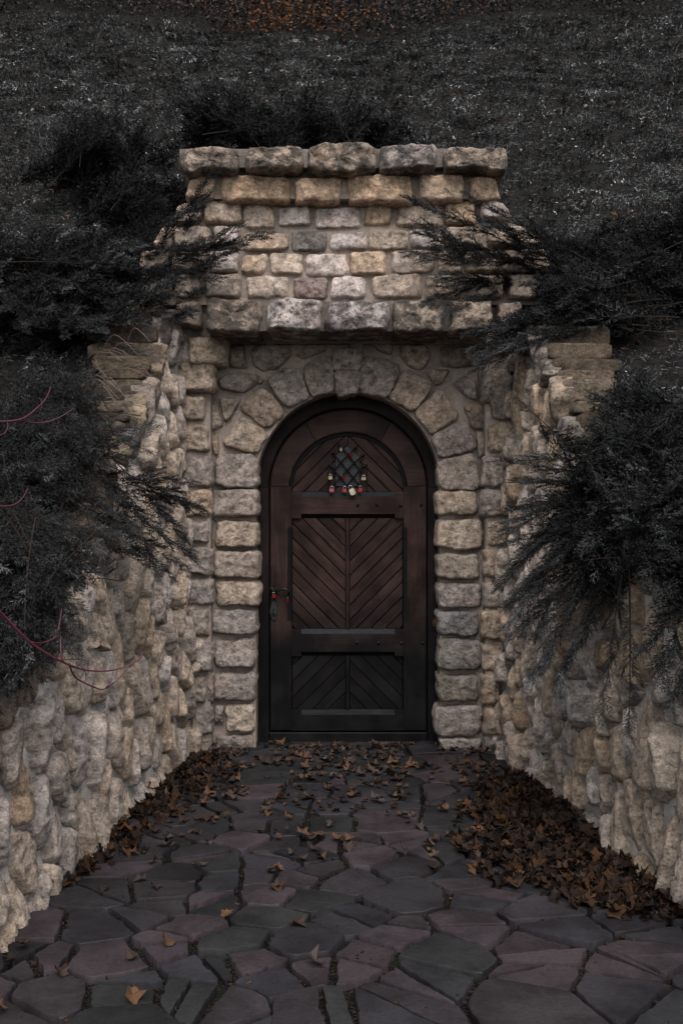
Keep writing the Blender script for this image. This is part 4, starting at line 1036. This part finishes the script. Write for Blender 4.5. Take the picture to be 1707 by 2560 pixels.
def juniper(label, base, branches, shapes, flen, tone, per=19, start=.25, spread=.55, fw=1.0):
    """branches: list of (root, tip, sag). Fronds set along every branch, feathering towards its tip"""
    root = thing('juniper_bush', label, 'juniper', tuple(base), None)
    mbs = MB(); F_pos = []; F_R = []; F_s = []; F_c = []
    for br_ in branches:
        a, b_, sag = br_[:3]; fs = br_[3] if len(br_) > 3 else 1.0
        a = Vector(a); b_ = Vector(b_); L = (b_ - a).length; m = (a + b_) / 2 + Vector((random.uniform(-.06, .06) * L, random.uniform(-.06, .06) * L, sag * L))
        pts = bezier(a, m, b_, 8); mbs.tube(pts[:8], [.005 * (1 - i / 8.5) * min(1.2, L) + .0008 for i in range(8)], 4, False)
        k = max(4, int(per * L / .9 * (1.4 if fs < 1 else 1))); tb = random.uniform(.8, 1.2)
        for i in range(k):
            t = start + (1 - start) * (i + random.random() * .6) / k; t = min(t, .985)
            q = t * 8; i0 = min(int(q), 7); p = pts[i0].lerp(pts[i0 + 1], q - i0); ax = (pts[i0 + 1] - pts[i0]).normalized()
            o_ = ax.orthogonal().normalized(); o_ = Matrix.Rotation(random.uniform(0, 6.28), 3, ax) @ o_
            sp = spread * (1.25 - t * .9) if i < k - 1 else .05
            d = (ax + o_ * sp * random.uniform(.6, 1.3) + Vector((0, 0, .12))).normalized()
            up = Vector((random.uniform(-.6, .6), random.uniform(-.6, .6), 1)); y_ = up.cross(d).normalized(); z_ = d.cross(y_)
            F_pos.append(p); F_R.append([(d.x, y_.x, z_.x), (d.y, y_.y, z_.y), (d.z, y_.z, z_.z)]); F_s.append(fs * flen * random.uniform(.7, 1.15) * (1.15 - .45 * t)); F_c.append(tone * tb * random.uniform(.6, 1.2) * (1 + 3.2 * max(0, t - .5)) * (2.4 if random.random() < .14 else 1))  # outer fronds lighter: new growth, with highlights painted into the colour too
    pos = np.array([tuple(p) for p in F_pos]); R = np.array(F_R) * np.array(F_s)[:, None, None]; n = len(pos)
    which = np.random.randint(0, len(shapes), n); out = []; cols = []; fc = np.array(F_c)
    for k, S in enumerate(shapes):
        idx = np.where(which == k)[0]
        if len(idx) == 0: continue
        T = np.einsum('nij,tvj->ntvi', R[idx], S) + pos[idx][:, None, None, :]; out.append(T.reshape(-1, 3, 3))
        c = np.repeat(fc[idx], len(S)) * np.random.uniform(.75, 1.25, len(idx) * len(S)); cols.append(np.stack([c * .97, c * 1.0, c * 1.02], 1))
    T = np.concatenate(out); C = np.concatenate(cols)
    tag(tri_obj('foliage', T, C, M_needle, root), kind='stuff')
    if len(mbs.v): tag(mbs.build('branches', M_bark, root), kind='stuff')
    print(label, 'fronds', n, 'tris', len(T))
    return root
def cloud(n, centre, radii, dirn, ln, jit_=.55, sag=.06):
    """n branches rooted in the lower part of an ellipsoid and reaching along dirn"""
    out = []; c = Vector(centre); d0 = Vector(dirn).normalized()
    for _ in range(n):
        while True:
            e = Vector((random.uniform(-1, 1), random.uniform(-1, 1), random.uniform(-1, 1)))
            if e.length < 1: break
        tip = c + Vector((e.x * radii[0], e.y * radii[1], e.z * radii[2]))
        d = (d0 + Vector((random.gauss(0, jit_), random.gauss(0, jit_), random.gauss(0, jit_ * .6)))).normalized()
        L = ln * random.uniform(.7, 1.25); a = tip - d * L
        hz = hill(a.x, a.y) if abs(a.x) > 1.25 or a.y > 8 else a.z
        if a.z < hz: a.z = hz
        if tip.z < hill(tip.x, tip.y) + .05 and abs(tip.x) > 1.3: tip.z = hill(tip.x, tip.y) + random.uniform(.05, .3)
        out.append((a, tip, sag))
    return out
def tips(root, lst, sag=.08, n=1, sp=.06):
    out = []
    for (x, y, d) in lst:
        t = W(x, y, d)
        for k in range(n):
            j = Vector((random.gauss(0, sp), random.gauss(0, sp), random.gauss(0, sp))) * (1 if k else 0)
            r = Vector(root) + Vector((random.uniform(-.35, .35), random.uniform(-.3, .3), random.uniform(-.15, .15)))
            out.append((r, t + j, sag, .62))
    return out
random.seed(9); np.random.seed(9)
DK = .0118
# upper left
br = cloud(76, (-1.85, 6.45, 2.92), (.70, .6, .38), (.75, -.55, .35), .75) + cloud(64, (-2.15, 6.1, 2.68), (.5, .5, .34), (.35, -.7, .45), .75) + cloud(34, (-1.25, 6.05, 2.85), (.28, .22, .33), (.9, -.4, .1), .7)
br += tips((-1.55, 6.4, 2.9), [(497, 395, 5.95), (480, 450, 6.0), (455, 480, 6.0), (540, 530, 5.95), (520, 560, 6.0), (600, 545, 5.9), (545, 575, 5.95), (500, 605, 6.0), (490, 640, 5.95), (470, 670, 6.0), (440, 720, 5.95), (400, 735, 5.9), (440, 620, 5.9), (460, 560, 5.95)], .07, 1, .04)
br += tips((-1.9, 6.3, 2.6), [(60, 760, 5.6), (150, 740, 5.6), (240, 760, 5.6), (320, 740, 5.7), (20, 700, 5.6)], .1, 3, .08)
juniper('dark juniper sprawling over the top of the left wall beside the upper stonework', (-1.9, 6.6, 2.85), br, FINE, .27, DK * 1.1)
br = cloud(46, (-1.93, 8.3, 4.45), (.40, .4, .26), (.25, -.35, .9), .55, .6)
br += cloud(22, (-1.55, 7.7, 3.9), (.45, .4, .2), (.6, -.5, .5), .55)
juniper('small black tufted juniper standing alone in the grass above the upper left bush', (-2.0, 8.4, 4.1), br, FINE, .33, DK * .8)
br = cloud(70, (-.45, 9.3, 4.98), (1.0, .5, .27), (.15, -.45, .8), .75, .7) + cloud(20, (.15, 9.2, 5.0), (.55, .4, .18), (.6, -.3, .5), .7, .5) + cloud(16, (-1.15, 9.4, 5.2), (.4, .3, .16), (-.7, -.3, .5), .6, .5)
juniper('wide low juniper growing behind the cap stones of the gateway', (-.3, 9.6, 4.95), br, FINE, .42, DK * .9, 11)
# upper right
br = cloud(78, (1.85, 6.5, 2.90), (.72, .55, .32), (-.7, -.5, .4), .75) + cloud(64, (2.15, 6.6, 3.15), (.5, .55, .36), (-.25, -.6, .6), .75) + cloud(34, (1.30, 6.0, 2.76), (.26, .2, .18), (-.9, -.4, .0), .7)
br += tips((1.6, 6.4, 2.95), [(942, 462, 5.95), (975, 520, 6.0), (990, 540, 5.95), (1083, 458, 5.9), (1100, 500, 5.95), (1125, 520, 5.9), (1150, 530, 5.9), (945, 580, 5.95), (975, 600, 5.95), (960, 535, 5.95), (1010, 640, 5.95), (990, 690, 5.95), (1000, 660, 6.0), (1030, 720, 5.9), (1050, 610, 5.9)], .07, 1, .04)
br += tips((1.75, 6.2, 2.75), [(1085, 800, 5.85), (1095, 850, 5.85), (1110, 830, 5.8), (1150, 820, 5.8), (1200, 800, 5.7), (1080, 770, 5.9), (1230, 790, 5.7)], .12, 2, .05)
juniper('dark juniper draped over the top of the right wall and across the lintel', (1.9, 6.7, 3.0), br, FINE, .27, DK * 1.1)
# lower right
br = cloud(90, (1.36, 4.72, 1.66), (.26, .40, .26), (-.8, -.35, .25), .5) + cloud(84, (1.42, 4.25, 1.52), (.20, .38, .24), (-.6, -.6, .1), .5) + cloud(36, (1.16, 4.6, 1.42), (.12, .25, .22), (-.8, -.4, -.2), .4) + cloud(20, (1.45, 4.9, 2.0), (.22, .25, .15), (-.5, -.2, .7), .5) + cloud(26, (1.36, 4.0, 1.30), (.14, .25, .12), (-.5, -.6, -.1), .4)
br += tips((1.55, 4.65, 1.70), [(1172, 1065, 4.75), (1190, 1110, 4.75), (1180, 1170, 4.7), (1165, 1222, 4.7), (1185, 1290, 4.65), (1160, 1335, 4.65), (1180, 1385, 4.6), (1165, 1440, 4.55), (1240, 1450, 4.5), (1230, 1560, 4.4), (1290, 1570, 4.4), (1210, 1250, 4.7), (1220, 1350, 4.6), (1200, 1410, 4.6)], .03, 2, .03)
br += [(Vector((1.22, 4.3, 1.35)), W(1385, 1640, 4.1), .05, .5), (Vector((1.22, 4.25, 1.3)), W(1440, 1740, 3.9), -.10, .45), (Vector((1.5, 4.1, 1.3)), W(1520, 1545, 3.8), .0, .8), (Vector((1.6, 4.1, 1.3)), W(1560, 1590, 3.8), .0, .8), (Vector((1.55, 4.1, 1.3)), W(1480, 1490, 3.8), .0, .8)]
juniper('large juniper spilling leftwards off the lower right wall with a drooping tail', (1.75, 4.7, 1.6), br, FINE, .24, DK * 1.05, 21)
# lower left, closest to the viewer
br = cloud(66, (-1.42, 4.95, 1.98), (.26, .35, .26), (.75, -.45, .3), .5) + cloud(90, (-1.32, 4.5, 1.72), (.24, .35, .27), (.8, -.4, .1), .45) + cloud(84, (-1.22, 3.95, 1.30), (.20, .28, .20), (.6, -.6, -.1), .4) + cloud(64, (-1.22, 3.62, 1.02), (.10, .25, .16), (.5, -.6, -.3), .35)
br += tips((-1.6, 4.6, 1.85), [(350, 985, 4.8), (345, 1040, 4.75), (330, 1000, 4.7), (345, 1090, 4.7), (335, 1130, 4.7), (300, 1200, 4.5), (310, 1250, 4.5), (270, 1180, 4.4)], .06, 2, .03)
br += tips((-1.5, 4.0, 1.5), [(240, 1240, 3.9), (250, 1280, 3.9), (215, 1310, 3.85), (190, 1400, 3.8), (195, 1455, 3.75), (160, 1500, 3.7), (120, 1480, 3.7), (60, 1560, 3.5), (100, 1340, 3.8), (20, 1600, 3.45)], .05, 3, .04)
bt = juniper('near left juniper with thick grey green needle clumps hanging over the wall', (-1.8, 4.6, 1.55), br, BUSHY, .16, DK * 1.3, 22, .3, .75)
br = tips((-1.45, 4.75, 1.72), [(415, 1130, 4.75), (470, 1180, 4.75), (445, 1165, 4.75), (435, 1265, 4.7), (440, 1288, 4.7), (400, 1290, 4.65), (370, 1310, 4.6), (430, 1110, 4.8), (380, 1240, 4.65), (350, 1290, 4.6), (395, 1200, 4.7), (340, 1300, 4.6)], .04, 1, .02)
juniper('thin feathery juniper sprays reaching from the left wall towards the pillar stones', (-1.45, 4.8, 1.6), br, FINE, .24, DK * .75, 16, .35, .5)

# ------------------------------------------------------------------ crimson twigs, deadwood
def twigs(name, label, cat, lines, m):
    t_ = thing(name, label, cat, tuple(lines[0][0][0]))
    for pts, r in lines:
        P = [Vector(p) for p in pts]; Q = []
        for i in range(len(P) - 1):
            p0, p1, p2, p3 = P[max(i - 1, 0)], P[i], P[i + 1], P[min(i + 2, len(P) - 1)]
            for k in range(5):
                t = k / 5; Q.append(.5 * ((2 * p1) + (p2 - p0) * t + (2 * p0 - 5 * p1 + 4 * p2 - p3) * t * t + (3 * p1 - p0 - 3 * p2 + p3) * t ** 3))
        Q.append(P[-1]); n = len(Q)
        mb = MB(); mb.tube(Q, [r * (1 - .75 * i / n) + .0006 for i in range(n)], 6); mb.build('twig', m, t_, None, True)
def z5(x, y, d): return WF(x / 3.92, 1200 + y / 3.92, d)
twigs('crimson_twigs', 'bare crimson dogwood twigs arching in front of the left wall', 'twigs', [
    ([z5(-250, 1050, 2.9), z5(0, 1290, 3.0), z5(310, 1600, 3.1), z5(610, 1780, 3.2), z5(860, 1865, 3.3), z5(1130, 1860, 3.4), z5(1350, 1770, 3.45), z5(1415, 1685, 3.5)], .0046),
    ([z5(680, 1800, 3.22), z5(740, 1930, 3.3), z5(900, 2020, 3.35), z5(1025, 2048, 3.4), z5(1150, 1960, 3.4), z5(1240, 1865, 3.45)], .0028),
    ([z5(310, 1590, 3.1), z5(420, 1595, 3.15), z5(540, 1545, 3.2), z5(575, 1460, 3.2), z5(610, 1255, 3.25)], .0022),
    ([z5(1035, 2040, 3.4), z5(1090, 1980, 3.4), z5(1105, 1880, 3.42)], .0018),
    ([z5(620, 1775, 3.2), z5(600, 1680, 3.2), z5(598, 1540, 3.22)], .0028)], M_twig)
def z3(x, y, d): return WF(x / 3.136, 600 + y / 3.136, d)
twigs('crimson_twigs', 'bare crimson twigs rising in front of the near left juniper foliage', 'twigs', [
    ([z3(-150, 1425, 3.3), z3(150, 1410, 3.4), z3(300, 1310, 3.5), z3(370, 1230, 3.55), z3(400, 1150, 3.6)], .003),
    ([z3(150, 1412, 3.4), z3(300, 1435, 3.5), z3(440, 1405, 3.55), z3(585, 1320, 3.6)], .0025),
    ([z3(-100, 1560, 3.3), z3(30, 1520, 3.4), z3(65, 1460, 3.45), z3(60, 1430, 3.5)], .002),
    ([z3(-100, 2090, 3.3), z3(100, 2080, 3.4), z3(180, 2020, 3.45), z3(220, 1950, 3.5)], .0025)], M_twig)
def z2(x, y, d): return WF(1200 + x / 3.093, 800 + y / 3.093, d)
lines = [([z2(1060, 1300, 5.2), z2(1150, 1265, 5.2), z2(1250, 1240, 5.3), z2(1330, 1190, 5.35)], .014), ([z2(860, 1280, 5.1), z2(960, 1310, 5.1), z2(1040, 1340, 5.1)], .008)]
random.seed(3)
for k in range(26):
    x, y = random.uniform(1000, 1520), random.uniform(900, 1350); a = random.uniform(-.6, .5); L = random.uniform(80, 260); d = 5.25 + random.uniform(-.1, .25) + (1350 - y) * .0004
    lines.append(([z2(x, y, d), z2(x + L * .5 * math.cos(a), y + L * .5 * math.sin(a) - 25, d + .02), z2(x + L * math.cos(a), y + L * math.sin(a), d + .05)], random.choice([.003, .004, .006])))
twigs('deadwood', 'pale broken twigs lying on the bank above the lower right juniper', 'dead twigs', lines, M_deadwood)
lines = []
for k in range(26):
    x = random.uniform(-1.45, -1.15); y = random.uniform(5.1, 5.8); z = interp(TOPL, y) + .02; a = random.uniform(-1, 1)
    lines.append(([(x, y, z), (x + .1 * math.cos(a), y - .08, z + random.uniform(.02, .12)), (x + .25 * math.cos(a), y - .16, z + random.uniform(-.1, .1))], .0016))
twigs('dry_grass_tuft', 'thin dry grass stalks hanging over the steps of the left wall', 'dry grass', lines, M_deadwood)

# ------------------------------------------------------------------ creeper along the top of the slope
def creeper():
    t_ = thing('creeper_hedge', 'dark tangled creeper with orange leaves along the top of the grass slope', 'hedge', (0, 16.2, 9.4))
    n = 40000; x = np.random.uniform(-7.2, 7.2, n); low = np.array([15.9 + .55 * nz((float(a) * .6, 0, 2)) - .75 * math.exp(-((float(a) + .2) / 1.7) ** 4) + .06 * abs(a) for a in x])
    dy = np.random.uniform(0, 1.3, n); y = low + dy - .15; hgt = np.random.uniform(0, 1, n) ** .8 * (.25 + .75 * np.minimum(1, dy / .5)) * 1.1
    z = hill_np(x, y) + hgt + .02
    pos = np.stack([x, y, z], 1)
    small = [s[:4] for s in LEAF[:6]]
    w_or = np.array([max(0, nz((float(a) * .5 + 9, float(b_) * .8, 3)) * 1.6 + (.75 * math.exp(-((a + .15) / 1.3) ** 4) - .15)) for a, b_ in zip(x, z)])
    isor = np.random.uniform(0, 1, n) < w_or * .6
    T1, C1 = scatter(small, pos[isor], np.random.uniform(.05, .10, isor.sum()), .9, np.array([(.10, .04, .016), (.05, .024, .013), (.17, .062, .02), (.03, .02, .014)]))
    T2, C2 = scatter(small, pos[~isor], np.random.uniform(.05, .10, (~isor).sum()), .9, np.array([(.014, .014, .014), (.03, .03, .03), (.008, .008, .008), (.07, .055, .05)]))
    tag(tri_obj('leaves', np.concatenate([T1, T2]), np.concatenate([C1, C2]), M_deadleaf, t_), kind='stuff')
    mb = MB()
    for k in range(70):
        a = random.choice([random.gauss(0, 3.4), random.gauss(-1.9, .35), random.gauss(1.9, .4)]); yy = 15.7 + .5 * nz((a * .6, 0, 2)) + random.uniform(.0, .5) + .1 * abs(a); z0 = hill(a, yy) + random.uniform(.05, .3)
        h = random.uniform(.25, .7); j = random.uniform(-.25, .25); m_ = random.uniform(-.1, .1)
        mb.tube([(a + j, yy + .2, z0 + h), (a + j * .4 + m_, yy + .02, z0 + h * .75), (a + m_ * .5, yy - .06, z0 + h * .35), (a - j * .3, yy - .08, z0)], [.003, .005, .005, .002], 3, False)
    tag(mb.build('stems', M_bark2, t_), kind='stuff')
creeper()
